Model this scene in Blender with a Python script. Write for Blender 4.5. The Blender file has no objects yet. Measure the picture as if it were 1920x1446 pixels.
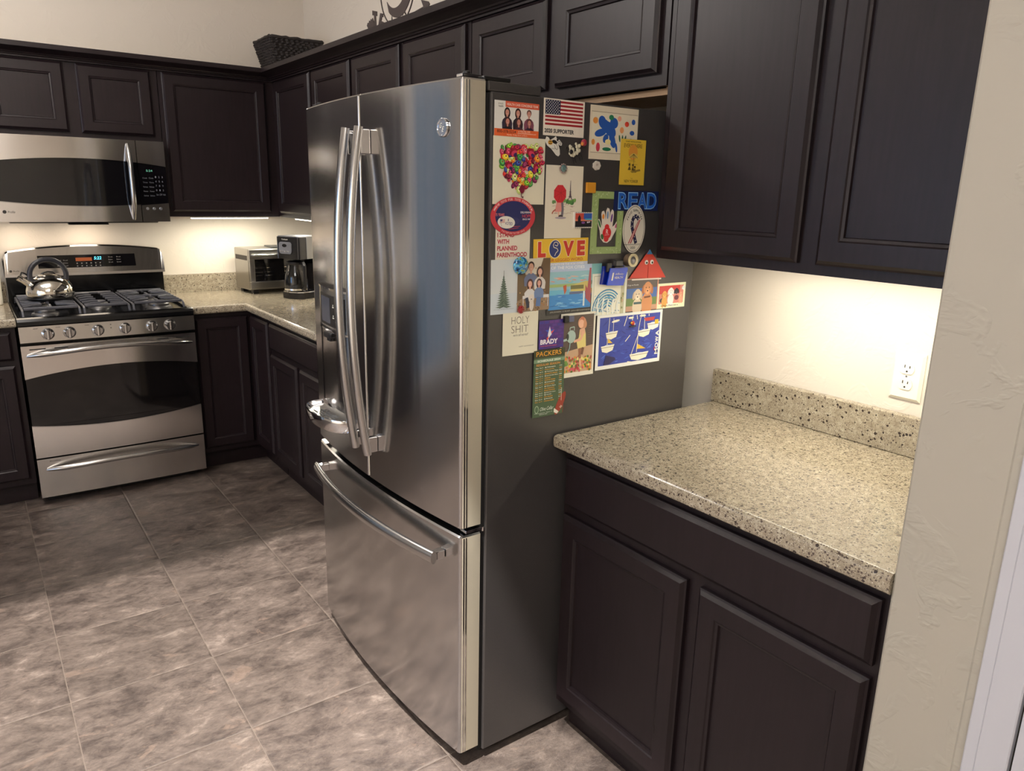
import bpy, bmesh, math, random
from mathutils import Vector, Matrix
random.seed(7)
S = bpy.context.scene
COL = S.collection
PI = math.pi

# ------------------------------------------------------------------ camera
cam_d = bpy.data.cameras.new('camera')
cam = bpy.data.objects.new('camera', cam_d)
COL.objects.link(cam)
S.camera = cam
def set_camera():
    yaw, pitch, roll = [math.radians(a) for a in (36.1671, 14.4323, 1.2709)]
    fwd = Vector((math.sin(yaw)*math.cos(pitch), math.cos(yaw)*math.cos(pitch), -math.sin(pitch)))
    right = Vector((math.cos(yaw), -math.sin(yaw), 0))
    up = right.cross(fwd)
    r2 = right*math.cos(roll) + up*math.sin(roll)
    u2 = -right*math.sin(roll) + up*math.cos(roll)
    m = Matrix((r2, u2, -fwd)).transposed().to_4x4()
    m.translation = Vector((-1.8406, -4.7317, 1.5223))
    cam.matrix_world = m
set_camera()
cam_d.sensor_width = 36.0
cam_d.lens = 1399.6/1920*36.0
cam_d.clip_start = 0.05

# ------------------------------------------------------------------ world, light, exposure
S.view_settings.view_transform = 'Standard'
S.view_settings.look = 'None'
S.view_settings.gamma = 1.0
S.view_settings.exposure = 0.55
S.view_settings.use_curve_mapping = False
W = bpy.data.worlds.new('evening_sky'); S.world = W
W.use_nodes = True
bg = W.node_tree.nodes['Background']
bg.inputs[0].default_value = (0.56, 0.76, 1.0, 1)
bg.inputs[1].default_value = 0.19

def area(name, loc, target, sx, sy, power, col, spread=None):
    l = bpy.data.lights.new(name, 'AREA'); l.shape = 'RECTANGLE'; l.size = sx; l.size_y = sy
    l.energy = power; l.color = col
    if spread: l.spread = math.radians(spread)
    o = bpy.data.objects.new(name, l); COL.objects.link(o)
    o.location = loc
    d = Vector(target) - Vector(loc)
    o.rotation_euler = d.to_track_quat('-Z', 'Y').to_euler()
    return o
CEIL = 2.95
WARM = (1.0, 0.86, 0.70)
# added unseen fill lights: kitchen ambience, upper walls, room behind the camera
area('added_kitchen_fill', (-2.3, -1.5, CEIL-.02), (-2.3, -1.5, 0), 1.6, 1.0, 12, (1.0, 0.95, 0.91))  # added for ambient light, no fixture behind it
gl_ = bpy.data.lights.new('added_wall_fill', 'POINT'); gl_.energy = 32; gl_.color = (1.0, 0.93, 0.88); gl_.shadow_soft_size = 0.13  # unseen point light added to brighten the upper walls
glo = bpy.data.objects.new('added_wall_fill', gl_); COL.objects.link(glo); glo.location = (-2.1, -1.7, 2.62)
area('added_rear_fill', (-3.0, -5.6, CEIL-.02), (-3.0, -5.6, 0), 1.6, 1.2, 50, (1.0, 0.99, 0.98))  # added fill from the camera side, lifts the papers and steel
# daylight of the window in the left wall
area('window_daylight', (-4.72, -2.35, 1.45), (-1.0, -2.35, 1.0), 1.3, 1.1, 15, (0.32, 0.58, 1.0))
# added unseen spot; the ceiling well's edge cuts its light along the floor line
wl_ = bpy.data.lights.new('added_floor_spot', 'SPOT'); wl_.energy = 1050; wl_.color = (1.0, 0.95, 0.91)
wl_.shadow_soft_size = 0.007; wl_.spot_size = math.radians(150); wl_.spot_blend = 0.3
wlo = bpy.data.objects.new('added_floor_spot', wl_); COL.objects.link(wlo)
wlo.location = (-2.05, -3.75, CEIL+.42)

# ------------------------------------------------------------------ helpers
WL = {}
def fix(o, parent, world):
    COL.objects.link(o)
    if parent is not None:
        o.parent = parent
        WL[o.name] = Vector(WL[parent.name])
        o.location = (0, 0, 0)
    else:
        WL[o.name] = Vector(world); o.location = world
    return o
def thing(name, label, cat, loc=(0, 0, 0), rz=0.0, group=None, local=False):
    o = bpy.data.objects.new(name, None); COL.objects.link(o)
    o.empty_display_size = 0.05
    o.location = loc; o.rotation_euler = (0, 0, rz)
    o['label'] = label; o['category'] = cat
    if group: o['group'] = group
    WL[o.name] = Vector((0, 0, 0)) if local else Vector(loc)
    return o
def tag(o, label, cat, group=None):
    o['label'] = label; o['category'] = cat
    if group: o['group'] = group
    return o

class MB:
    def __init__(s):
        s.bm = bmesh.new(); s.mats = []
    def mi(s, m):
        if m is None: return 0
        if m not in s.mats: s.mats.append(m)
        return s.mats.index(m)
    def face(s, vs, m=None, smooth=False):
        f = s.bm.faces.new(vs); f.material_index = s.mi(m); f.smooth = smooth; return f
    def box(s, a, b, m=None, bev=0.0, seg=2):
        a, b = [min(p, q) for p, q in zip(a, b)], [max(p, q) for p, q in zip(a, b)]
        v = [s.bm.verts.new((x, y, z)) for x in (a[0], b[0]) for y in (a[1], b[1]) for z in (a[2], b[2])]
        fs = [s.face([v[i] for i in q], m) for q in ((0, 1, 3, 2), (4, 6, 7, 5), (0, 4, 5, 1), (2, 3, 7, 6), (0, 2, 6, 4), (1, 5, 7, 3))]
        if bev > 0:
            es = list({e for f in fs for e in f.edges})
            bmesh.ops.bevel(s.bm, geom=es, offset=bev, segments=seg, profile=0.5, affect='EDGES')
        return s
    def prism(s, pts, fn, d0, d1, m=None, smooth=False, cap=True, capm=None):
        """2-D outline pts, fn(u, v, d) -> xyz"""
        A = [s.bm.verts.new(fn(u, v, d0)) for u, v in pts]
        B = [s.bm.verts.new(fn(u, v, d1)) for u, v in pts]
        n = len(pts)
        for i in range(n):
            s.face([A[i], A[(i+1) % n], B[(i+1) % n], B[i]], m, smooth)
        if cap:
            s.face(A[::-1], capm or m); s.face(B, capm or m)
        return s
    def loft(s, rings, m=None, smooth=True, closed=True, cap=False):
        R = [[s.bm.verts.new(p) for p in r] for r in rings]
        n = len(R[0])
        for a, b in zip(R, R[1:]):
            for i in range(n if closed else n-1):
                s.face([a[i], a[(i+1) % n], b[(i+1) % n], b[i]], m, smooth)
        if cap:
            s.face(R[0][::-1], m); s.face(R[-1], m)
        return s
    def lathe(s, prof, c, m=None, n=32, smooth=True, sx=1.0, sy=1.0, cap=True):
        rings = [[(c[0]+r*sx*math.cos(2*PI*k/n), c[1]+r*sy*math.sin(2*PI*k/n), c[2]+z) for k in range(n)] for r, z in prof]
        return s.loft(rings, m, smooth, True, cap)
    def tube(s, pts, r, m=None, n=10, closed=False, ry=None, upv=(0, 0, 1), smooth=True):
        """round or oval bar along pts; r may be a list"""
        P = [Vector(p) for p in pts]; rings = []
        for i, p in enumerate(P):
            if closed: t = P[(i+1) % len(P)] - P[i-1]
            else: t = P[min(i+1, len(P)-1)] - P[max(i-1, 0)]
            t.normalize()
            a = t.cross(Vector(upv))
            if a.length < 1e-4: a = t.cross(Vector((1, 0, 0)))
            a.normalize(); b = a.cross(t)
            ra = r[i] if isinstance(r, (list, tuple)) else r
            rb = (ry[i] if isinstance(ry, (list, tuple)) else ry) if ry else ra
            rings.append([p + a*ra*math.cos(2*PI*k/n) + b*rb*math.sin(2*PI*k/n) for k in range(n)])
        if closed: rings.append(rings[0])
        return s.loft(rings, m, smooth, True, not closed)
    def bar(s, pts, w, h, m=None, upv=(0, 0, 1), bev=0.3):
        """bar with a chamfered rectangular section"""
        P = [Vector(p) for p in pts]; rings = []
        c = min(w, h)*bev
        sec = [(-w/2+c, -h/2), (w/2-c, -h/2), (w/2, -h/2+c), (w/2, h/2-c), (w/2-c, h/2), (-w/2+c, h/2), (-w/2, h/2-c), (-w/2, -h/2+c)]
        for i, p in enumerate(P):
            t = P[min(i+1, len(P)-1)] - P[max(i-1, 0)]; t.normalize()
            a = t.cross(Vector(upv)); a.normalize(); b = a.cross(t)
            rings.append([p + a*u + b*v for u, v in sec])
        R = [[s.bm.verts.new(p) for p in r] for r in rings]
        for A, B in zip(R, R[1:]):
            for i in range(8):
                s.face([A[i], A[(i+1) % 8], B[(i+1) % 8], B[i]], m, False)
        s.face(R[0][::-1], m); s.face(R[-1], m)
        return s
    def build(s, name, mat=None, parent=None, loc=None, kind=None):
        bm = s.bm
        bmesh.ops.remove_doubles(bm, verts=bm.verts, dist=1e-6)
        bmesh.ops.recalc_face_normals(bm, faces=bm.faces)
        if parent is not None: off = Vector(WL[parent.name])
        elif loc is not None: off = Vector(loc)
        else:
            if len(bm.verts):
                mn = [min(v.co[i] for v in bm.verts) for i in range(3)]; mx = [max(v.co[i] for v in bm.verts) for i in range(3)]
                off = Vector(((mn[0]+mx[0])/2, (mn[1]+mx[1])/2, mn[2]))
            else: off = Vector((0, 0, 0))
        for e in bm.edges:
            if len(e.link_faces) == 2 and e.calc_face_angle(0) > 0.6: e.smooth = False
        bmesh.ops.translate(bm, verts=bm.verts, vec=-off)
        me = bpy.data.meshes.new(name)
        bm.to_mesh(me); bm.free()
        for m in (s.mats if s.mats else [mat]): me.materials.append(m)
        if s.mats and mat is not None and mat not in s.mats: pass
        o = bpy.data.objects.new(name, me)
        fix(o, parent, off)
        if kind: o['kind'] = kind
        return o

def lin(c):
    c = c/255.0
    return c/12.92 if c <= 0.04045 else ((c+0.055)/1.055)**2.4
def rgb(r, g, b): return (lin(r), lin(g), lin(b), 1.0)

class NT:
    def __init__(s, name):
        s.m = bpy.data.materials.new(name); s.m.use_nodes = True
        s.t = s.m.node_tree; s.b = s.t.nodes['Principled BSDF']
    def n(s, typ, **kw):
        x = s.t.nodes.new(typ)
        for k, v in kw.items(): setattr(x, k, v)
        return x
    def l(s, a, b): s.t.links.new(a, b)
    def set(s, **kw):
        for k, v in kw.items(): s.b.inputs[k.replace('_', ' ')].default_value = v
    def math(s, op, a, b=None):
        x = s.n('ShaderNodeMath', operation=op)
        for i, q in enumerate((a, b)):
            if q is None: continue
            if isinstance(q, (int, float)): x.inputs[i].default_value = q
            else: s.l(q, x.inputs[i])
        return x.outputs[0]
    def ramp(s, fac, stops):
        x = s.n('ShaderNodeValToRGB'); cr = x.color_ramp
        while len(cr.elements) < len(stops): cr.elements.new(0.5)
        for e, (p, c) in zip(cr.elements, stops): e.position = p; e.color = c
        s.l(fac, x.inputs[0]); return x.outputs[0]
    def mix(s, fac, a, b, typ='MIX'):
        x = s.n('ShaderNodeMixRGB', blend_type=typ)
        for i, q in enumerate((fac, a, b)):
            if isinstance(q, (int, float)): x.inputs[i].default_value = q
            elif isinstance(q, tuple): x.inputs[i].default_value = q
            else: s.l(q, x.inputs[i])
        return x.outputs[0]
    def pos(s): return s.n('ShaderNodeNewGeometry').outputs['Position']
    def mapping(s, vec, scale=(1, 1, 1), loc=(0, 0, 0)):
        x = s.n('ShaderNodeMapping'); x.inputs['Scale'].default_value = scale; x.inputs['Location'].default_value = loc
        s.l(vec, x.inputs[0]); return x.outputs[0]
    def noise(s, vec, scale, detail=3, rough=0.55, dist=0.0):
        x = s.n('ShaderNodeTexNoise'); x.inputs['Scale'].default_value = scale; x.inputs['Detail'].default_value = detail
        x.inputs['Roughness'].default_value = rough; x.inputs['Distortion'].default_value = dist
        s.l(vec, x.inputs['Vector']); return x.outputs['Fac']
    def bump(s, h, strength, dist=0.002):
        x = s.n('ShaderNodeBump'); x.inputs['Strength'].default_value = strength; x.inputs['Distance'].default_value = dist
        s.l(h, x.inputs['Height']); s.l(x.outputs[0], s.b.inputs['Normal']); return x

def plain(name, col, rough=0.5, metal=0.0, coat=0.0, ior=None, emit=None, es=0.0, trans=0.0, alpha=None):
    k = NT(name); k.set(Base_Color=col, Roughness=rough, Metallic=metal, Coat_Weight=coat)
    if ior: k.set(IOR=ior)
    if emit: k.set(Emission_Color=emit, Emission_Strength=es)
    if trans: k.set(Transmission_Weight=trans)
    return k.m

M = {}
def mk_wall(name, col, str_=0.35):
    k = NT(name); p = k.pos()
    n1 = k.noise(p, 9, 3, 0.6, 1.2)
    r = k.ramp(n1, [(0.52, (0, 0, 0, 1)), (0.60, (1, 1, 1, 1))])
    n2 = k.noise(k.mapping(p, (1, 1, 3)), 26, 2, 0.5, 1.0)
    h = k.math('ADD', k.math('MULTIPLY', r, n2), k.math('MULTIPLY', k.noise(p, 60, 2), 0.12))
    k.set(Base_Color=col, Roughness=0.6); k.bump(h, str_, 0.0025)
    return k.m
M['wall'] = mk_wall('wall_paint', rgb(215, 206, 193))
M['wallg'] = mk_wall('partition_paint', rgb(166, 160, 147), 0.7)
M['ceil'] = plain('ceiling_paint', rgb(225, 220, 210), 0.8)
M['trim'] = plain('white_trim_paint', rgb(186, 186, 192), 0.35)
M['doorside_lit'] = plain('door_side_reflection_tone', rgb(196, 188, 168), 0.38, 0.45)  # reflection of the lit wall put into the colour of the door sides

def mk_cab():
    k = NT('espresso_cabinet_finish'); p = k.pos()
    n = k.noise(k.mapping(p, (14, 14, 1.2)), 6, 4, 0.6)
    c = k.ramp(n, [(0.3, rgb(24, 16, 18)), (0.7, rgb(31, 22, 25))])
    k.l(c, k.b.inputs['Base Color']); k.set(Roughness=0.40, IOR=1.5, Specular_IOR_Level=0.30)
    k.bump(k.noise(k.mapping(p, (60, 60, 6)), 8, 2), 0.05, 0.001)
    return k.m
M['cab'] = mk_cab()
M['rawwood'] = plain('unfinished_cabinet_board', rgb(150, 122, 92), 0.6)

def mk_stone():
    k = NT('speckled_quartz'); p = k.pos()
    base = k.ramp(k.noise(p, 60, 4, 0.7), [(0.30, rgb(138, 126, 107)), (0.55, rgb(163, 152, 131)), (0.75, rgb(192, 182, 161))])
    nz = k.n('ShaderNodeTexNoise'); nz.inputs['Scale'].default_value = 420; k.l(p, nz.inputs['Vector'])
    sc = k.n('ShaderNodeVectorMath', operation='SCALE'); k.l(nz.outputs['Color'], sc.inputs[0]); sc.inputs['Scale'].default_value = 0.0034
    pd = k.n('ShaderNodeVectorMath', operation='ADD'); k.l(p, pd.inputs[0]); k.l(sc.outputs[0], pd.inputs[1])
    def speck(scale, thr, col, prev, keep):
        v = k.n('ShaderNodeTexVoronoi'); v.inputs['Scale'].default_value = scale; k.l(pd.outputs[0], v.inputs['Vector'])
        s2 = k.n('ShaderNodeSeparateColor'); k.l(v.outputs['Color'], s2.inputs[0])
        d = k.math('LESS_THAN', v.outputs['Distance'], k.math('MULTIPLY', k.math('ADD', s2.outputs[1], 0.35), thr))
        g = k.math('LESS_THAN', s2.outputs[0], keep)
        return k.mix(k.math('MULTIPLY', d, g), prev, col)
    c = speck(430, 0.38, rgb(104, 92, 80), base, 0.55)
    c = speck(520, 0.33, rgb(214, 206, 190), c, 0.30)
    c = speck(230, 0.44, rgb(82, 70, 62), c, 0.34)
    c = speck(118, 0.36, rgb(56, 47, 42), c, 0.16)
    k.l(c, k.b.inputs['Base Color']); k.set(Roughness=0.16, IOR=1.5, Coat_Weight=0.2)
    k.b.inputs['Coat Roughness'].default_value = 0.05
    return k.m
M['stone'] = mk_stone()

def mk_floor():
    k = NT('slate_tile'); p = k.pos()
    T = 0.4140
    s = k.n('ShaderNodeSeparateXYZ'); k.l(p, s.inputs[0])
    fx = k.math('DIVIDE', k.math('ADD', s.outputs[0], 1.7558), T)
    fy = k.math('DIVIDE', k.math('ADD', s.outputs[1], 0.7353), T)
    gx = k.math('ABSOLUTE', k.math('SUBTRACT', k.math('FRACT', k.math('ADD', fx, 0.5)), 0.5))
    gy = k.math('ABSOLUTE', k.math('SUBTRACT', k.math('FRACT', k.math('ADD', fy, 0.5)), 0.5))
    gd = k.math('MINIMUM', gx, gy)
    grout = k.math('LESS_THAN', gd, 0.0030)
    soft = k.ramp(gd, [(0.0, (0, 0, 0, 1)), (0.014, (1, 1, 1, 1))])
    cx = k.n('ShaderNodeCombineXYZ')
    k.l(k.math('FLOOR', fx), cx.inputs[0]); k.l(k.math('FLOOR', fy), cx.inputs[1])
    wn = k.n('ShaderNodeTexWhiteNoise', noise_dimensions='3D'); k.l(cx.outputs[0], wn.inputs[0])
    off = k.n('ShaderNodeVectorMath', operation='SCALE'); k.l(wn.outputs['Color'], off.inputs[0]); off.inputs['Scale'].default_value = 23
    ad = k.n('ShaderNodeVectorMath', operation='ADD'); k.l(p, ad.inputs[0]); k.l(off.outputs[0], ad.inputs[1])
    pv = k.mapping(ad.outputs[0], (0.85, 1.25, 1))
    n1 = k.noise(pv, 6.5, 12, 0.80, 0.35)
    n2 = k.noise(pv, 22.0, 10, 0.80, 0.5)
    n3 = k.noise(pv, 90.0, 6, 0.8)
    m = k.math('ADD', k.math('MULTIPLY', n1, 0.58), k.math('ADD', k.math('MULTIPLY', n2, 0.32), k.math('MULTIPLY', n3, 0.10)))
    c = k.ramp(m, [(0.385, rgb(42, 35, 32)), (0.45, rgb(68, 58, 53)), (0.50, rgb(90, 79, 72)), (0.545, rgb(104, 92, 84)), (0.61, rgb(142, 129, 118))])
    # thin paler flakes
    n4 = k.noise(pv, 8.0, 9, 0.72, 0.8)
    fl = k.ramp(n4, [(0.60, (0, 0, 0, 1)), (0.635, (1, 1, 1, 1))])
    c = k.mix(k.math('MULTIPLY', fl, 0.35), c, rgb(142, 120, 104))
    tint = k.n('ShaderNodeSeparateColor'); k.l(wn.outputs['Color'], tint.inputs[0])
    c = k.mix(k.math('MULTIPLY', tint.outputs[1], 0.25), c, rgb(84, 74, 66))
    c = k.mix(grout, c, rgb(110, 99, 89))
    k.l(c, k.b.inputs['Base Color'])
    k.set(Roughness=0.36, IOR=1.5)
    h = k.math('ADD', k.math('MULTIPLY', n2, 0.8), k.math('ADD', k.math('MULTIPLY', n3, 0.5), k.math('MULTIPLY', soft, 0.5)))
    k.bump(h, 0.55, 0.006)
    return k.m
M['floor'] = mk_floor()

def mk_steel(name, tangent=None, rough=0.24, col=(0.56, 0.54, 0.52, 1), aniso=0.6, streak=(1, 1, 1)):
    k = NT(name); p = k.pos()
    k.set(Base_Color=col, Metallic=1.0, Roughness=rough)
    if tangent:
        k.set(Anisotropic=aniso, Anisotropic_Rotation=0.25)
        cx = k.n('ShaderNodeCombineXYZ')
        for i in range(3): cx.inputs[i].default_value = tangent[i]
        k.l(cx.outputs[0], k.b.inputs['Tangent'])
    n = k.noise(k.mapping(p, streak), 5, 3, 0.6)
    k.l(k.math('ADD', k.math('MULTIPLY', n, 0.04), rough-0.02), k.b.inputs['Roughness'])
    return k.m
def ripple(m):
    t = m.node_tree; g = t.nodes.new('ShaderNodeNewGeometry'); mp = t.nodes.new('ShaderNodeMapping'); mp.inputs['Scale'].default_value = (1, 14, 1.1)
    n = t.nodes.new('ShaderNodeTexNoise'); n.inputs['Scale'].default_value = 1.0; n.inputs['Detail'].default_value = 2; b = t.nodes.new('ShaderNodeBump'); b.inputs['Strength'].default_value = 0.22; b.inputs['Distance'].default_value = 0.0022
    t.links.new(g.outputs['Position'], mp.inputs[0]); t.links.new(mp.outputs[0], n.inputs['Vector']); t.links.new(n.outputs['Fac'], b.inputs['Height']); t.links.new(b.outputs[0], t.nodes['Principled BSDF'].inputs['Normal']); return m
M['steel_y'] = ripple(mk_steel('brushed_steel_refrigerator', (0, 1, 0), 0.15, (0.53, 0.52, 0.515, 1), 0.5, (2, 2, 200)))
M['steel_x'] = mk_steel('brushed_steel_range', (1, 0, 0), 0.17, (0.74, 0.715, 0.69, 1), 0.8, (2, 2, 200))
M['steel_h'] = mk_steel('satin_steel_handle', None, 0.20, (0.50, 0.49, 0.48, 1))
M['chrome'] = plain('polished_chrome', (0.75, 0.75, 0.76, 1), 0.06, 1.0)
M['silver'] = plain('silver_plastic', rgb(140, 140, 144), 0.3, 0.7)
M['blackglass'] = plain('black_glass', rgb(10, 9, 12), 0.06, 0.0, 0.3)
M['black'] = plain('black_plastic', rgb(16, 15, 17), 0.35)
M['enamel'] = plain('black_enamel', rgb(9, 9, 11), 0.14)
M['iron'] = plain('grey_cast_iron', rgb(78, 78, 84), 0.42, 0.25)
M['dark'] = plain('dark_gap', rgb(12, 11, 12), 0.7)
M['white'] = plain('white_plastic', rgb(232, 228, 214), 0.3)
M['ivory'] = plain('ivory_outlet_plastic', rgb(238, 232, 214), 0.28)
M['slot'] = plain('dark_slot', rgb(40, 34, 28), 0.6)
M['glassdark'] = plain('tinted_oven_glass', rgb(16, 14, 14), 0.05)
M['steelring'] = plain('burner_cap_steel', rgb(120, 118, 118), 0.35, 0.8)
def mk_side():
    k = NT('textured_grey_refrigerator_paint'); p = k.pos()
    k.set(Base_Color=rgb(60, 57, 56), Roughness=0.32, Specular_IOR_Level=0.95)
    v = k.n('ShaderNodeTexVoronoi'); v.inputs['Scale'].default_value = 320; k.l(p, v.inputs['Vector'])
    k.bump(v.outputs['Distance'], 0.16, 0.0012)
    return k.m
M['side'] = mk_side()
def mk_wicker():
    k = NT('dark_woven_rush'); p = k.pos()
    k.set(Base_Color=rgb(38, 30, 28), Roughness=0.6)
    k.bump(k.noise(k.mapping(p, (1, 1, 2)), 90, 3, 0.6, 1.0), 0.8, 0.006)
    return k.m
M['wicker'] = mk_wicker()
M['lamp'] = plain('led_diffuser', (1, 0.95, 0.82, 1), 0.5, emit=(1.0, 0.93, 0.78, 1), es=9.0)
M['glass'] = plain('clear_glass', (1, 1, 1, 1), 0.02, trans=1.0, ior=1.45)
M['pane'] = M['glass']
PR = {}
def pr(r, g, b, rough=0.45):
    k = (r, g, b, rough)
    if k not in PR: PR[k] = plain('printed_%d_%d_%d' % (r, g, b), rgb(r, g, b), rough)
    return PR[k]

# ------------------------------------------------------------------ room shell
def struct(name, a, b, m):
    return MB().box(a, b, m).build(name, kind='structure')
struct('floor', (-4.8, -8.0, -0.10), (0.0, 0.0, 0.0), M['floor'])
# ceiling with an unseen hole added to cut the spot's light on the floor
def ceiling():
    b = MB(); X0, X1, Y0, Y1 = -4.8, 0.0, -8.0, 0.0
    cx, cy, hx0, hx1, hy0, hy1 = -2.05, -3.75, 1.2, 0.185, 0.5, 0.262
    z0, z1 = CEIL, CEIL+0.5
    b.box((X0, Y0, z0), (cx-hx0, Y1, z1), M['ceil']); b.box((cx+hx1, Y0, z0), (X1, Y1, z1), M['ceil'])
    b.box((cx-hx0, Y0, z0), (cx+hx1, cy-hy0, z1), M['ceil']); b.box((cx-hx0, cy+hy1, z0), (cx+hx1, Y1, z1), M['ceil'])
    b.box((cx-hx0, cy-hy0, z1-.01), (cx+hx1, cy+hy1, z1), M['dark'])
    b.build('ceiling', kind='structure')
ceiling()
struct('wall_right', (0.0, -8.0, 0.0), (0.12, 0.12, CEIL+.5), M['wall'])
def wall_back():
    b = MB(); x0, x1, z0, z1 = -4.45, -3.38, 0.05, 2.45
    b.box((-4.92, 0, 0), (x0, .12, CEIL+.5), M['wall']); b.box((x1, 0, 0), (0, .12, CEIL+.5), M['wall'])
    b.box((x0, 0, 0), (x1, .12, z0), M['wall']); b.box((x0, 0, z1), (x1, .12, CEIL+.5), M['wall'])
    b.build('wall_back', kind='structure')
    w = MB()
    for a, c in (((x0, z0), (x1, z0+.06)), ((x0, z1-.06), (x1, z1)), ((x0, z0), (x0+.06, z1)), ((x1-.06, z0), (x1, z1)), ((-3.90, z0), (-3.84, z1))):
        w.box((a[0], .03, a[1]), (c[0], .09, c[1]), M['trim'])
    w.build('window_2', kind='structure')
wall_back()
struct('wall_front', (-4.92, -8.12, 0.0), (0.12, -8.0, CEIL+.5), M['wall'])
def wall_left():
    b = MB(); x0, x1 = -4.92, -4.8
    y0, y1, z0, z1 = -3.0, -1.7, 0.9, 2.0
    b.box((x0, -8, 0), (x1, y0, CEIL+.5), M['wall']); b.box((x0, y1, 0), (x1, 0, CEIL+.5), M['wall'])
    b.box((x0, y0, 0), (x1, y1, z0), M['wall']); b.box((x0, y0, z1), (x1, y1, CEIL+.5), M['wall'])
    b.build('wall_left', kind='structure')
    w = MB()
    for a, c in (((y0, z0), (y1, z0+.05)), ((y0, z1-.05), (y1, z1)), ((y0, z0), (y0+.05, z1)), ((y1-.05, z0), (y1, z1)), ((-2.37, z0), (-2.33, z1))):
        w.box((x0+.02, a[0], a[1]), (x1-.02, c[0], c[1]), M['trim'])
    w.build('window_1', kind='structure')
wall_left()
# partition whose end stands beside the near cabinets, with its door casing
def partition():
    b = MB()
    pts = [(0.0, -4.194), (-0.6387, -4.194), (-0.6427, -4.198), (-0.6427, -4.331), (-0.6455, -4.3345), (-0.6455, -4.3468), (-0.6427, -4.347), (-0.6427, -8.0), (0.0, -8.0)]
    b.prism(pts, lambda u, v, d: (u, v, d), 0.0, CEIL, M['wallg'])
    b.build('wall_partition', kind='structure')
    t = MB()
    sec = [(-0.6430, -4.3472), (-0.6535, -4.3480), (-0.6555, -4.3500), (-0.6555, -4.3655), (-0.6545, -4.3662), (-0.6545, -4.3668), (-0.6560, -4.3676), (-0.6560, -4.4070), (-0.6545, -4.4090), (-0.6430, -4.4092)]
    t.prism(sec, lambda u, v, d: (u, v, d), 0.0, 2.12, M['trim'])
    t.build('trim_1', kind='structure')
    d = MB().box((-0.6430, -4.4096, 0.004), (-0.6434, -4.4134, 2.1), M['dark'])
    d.box((-0.6430, -4.4136, 0.004), (-0.6520, -5.20, 2.1), M['trim'])
    d.build('door_1', kind='structure')
partition()

# ------------------------------------------------------------------ cabinets
CAB = M['cab']
def panel_front(o, U, N, w, h, rail=0.052, th=0.02, flat=False):
    """door or drawer front; o lower corner on the cabinet face, U along the width, N outward"""
    o, U, N, Z = Vector(o), Vector(U), Vector(N), Vector((0, 0, 1))
    b = MB()
    if flat: rings = [(0, 0), (0, 0.010), (0.004, 0.0125), (0.012, th)]
    else: rings = [(0, 0), (0, 0.010), (0.004, 0.0125), (0.011, th), (rail, th), (rail+0.003, th-0.003), (rail+0.009, th-0.0045), (rail+0.011, th-0.010)]
    R = []
    for d, z in rings:
        R.append([o+U*d+Z*d+N*z, o+U*(w-d)+Z*d+N*z, o+U*(w-d)+Z*(h-d)+N*z, o+U*d+Z*(h-d)+N*z])
    V = [[b.bm.verts.new(p) for p in r] for r in R]
    for A, B in zip(V, V[1:]):
        for i in range(4): b.face([A[i], A[(i+1) % 4], B[(i+1) % 4], B[i]], CAB)
    b.face(V[0][::-1], CAB); b.face(V[-1], CAB)
    return b
EPS = 0.0006
def xdoor(parent, y_far, y_near, z0, z1, xf, name='door', flat=False, rail=0.052):
    # cabinets on the right wall: face looks to -x
    panel_front((xf-EPS, y_near, z0), (0, 1, 0), (-1, 0, 0), y_far-y_near, z1-z0, rail, flat=flat).build(name, CAB, parent)
def ydoor(parent, x0, x1, z0, z1, yf, name='door', flat=False, rail=0.052):
    panel_front((x0, yf-EPS, z0), (1, 0, 0), (0, -1, 0), x1-x0, z1-z0, rail, flat=flat).build(name, CAB, parent)

FU, FB = -0.325, -0.610      # front planes of wall and base cabinets
GAP = 0.0015
# --- wall cabinets, right wall
def xcab(label, yf, yn, z0, z1, depth, doors, cat='wall cabinet', name='wall_cabinet', raw=False, drawers=(), toe=False, group=None):
    t = thing(name, label, cat, (depth/2, (yf+yn)/2, 0.0 if toe else z0), group=group)
    b = MB()
    if toe:
        b.box((-0.003, yf-GAP, 0.10), (depth, yn+GAP, z1), CAB)
        b.box((-0.003, yf-GAP, 0.0005), (depth+0.052, yn+GAP, 0.0995), CAB)
    elif raw: b.box((-0.003, yf-GAP, z0), (depth, yn+GAP, z1), CAB)
    else:
        b.box((-0.003, yf-GAP, z0+.018), (depth, yn+GAP, z1), CAB); b.box((depth+.019, yf-GAP, z0), (depth, yn+GAP, z0+.018), CAB)
        b.box((-0.003, yf-GAP, z0), (depth+.019, yf-GAP-.015, z0+.018), CAB); b.box((-0.003, yn+GAP, z0), (depth+.019, yn+GAP+.015, z0+.018), CAB)
    b.build('body', CAB, t)
    for a, c, za, zb in doors: xdoor(t, a, c, za, zb, depth)
    for a, c, za, zb in drawers: xdoor(t, a, c, za, zb, depth, 'drawer_front', True)
    if raw:
        r = MB().box((-0.006, yf-0.02, z0-.004), (depth+0.02, yn+0.02, z0-.0005), M['rawwood'])
        r.box((depth+0.02, yf-0.004, z0-.02), (depth+0.04, yn+0.004, z0-.0005), M['rawwood'])
        q = r.build('bottom_panel', M['rawwood'], t); q['label'] = 'unfinished tan underside board'
    return t
UT = 2.128
UGR = 'dark wall cabinets along the refrigerator wall'
xcab('tall dark wall cabinet above the near right counter with two doors', -3.305, -4.192, 1.362, UT+.0, FU,
     [(-3.330, -3.740, 1.385, 2.088), (-3.786, -4.170, 1.385, 2.088)])
xcab('short dark cabinet directly above the refrigerator with two doors', -2.380, -3.302, 1.800, UT, FU,
     [(-2.401, -2.811, 1.832, 2.088), (-2.857, -3.273, 1.832, 2.088)], raw=True)
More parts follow.
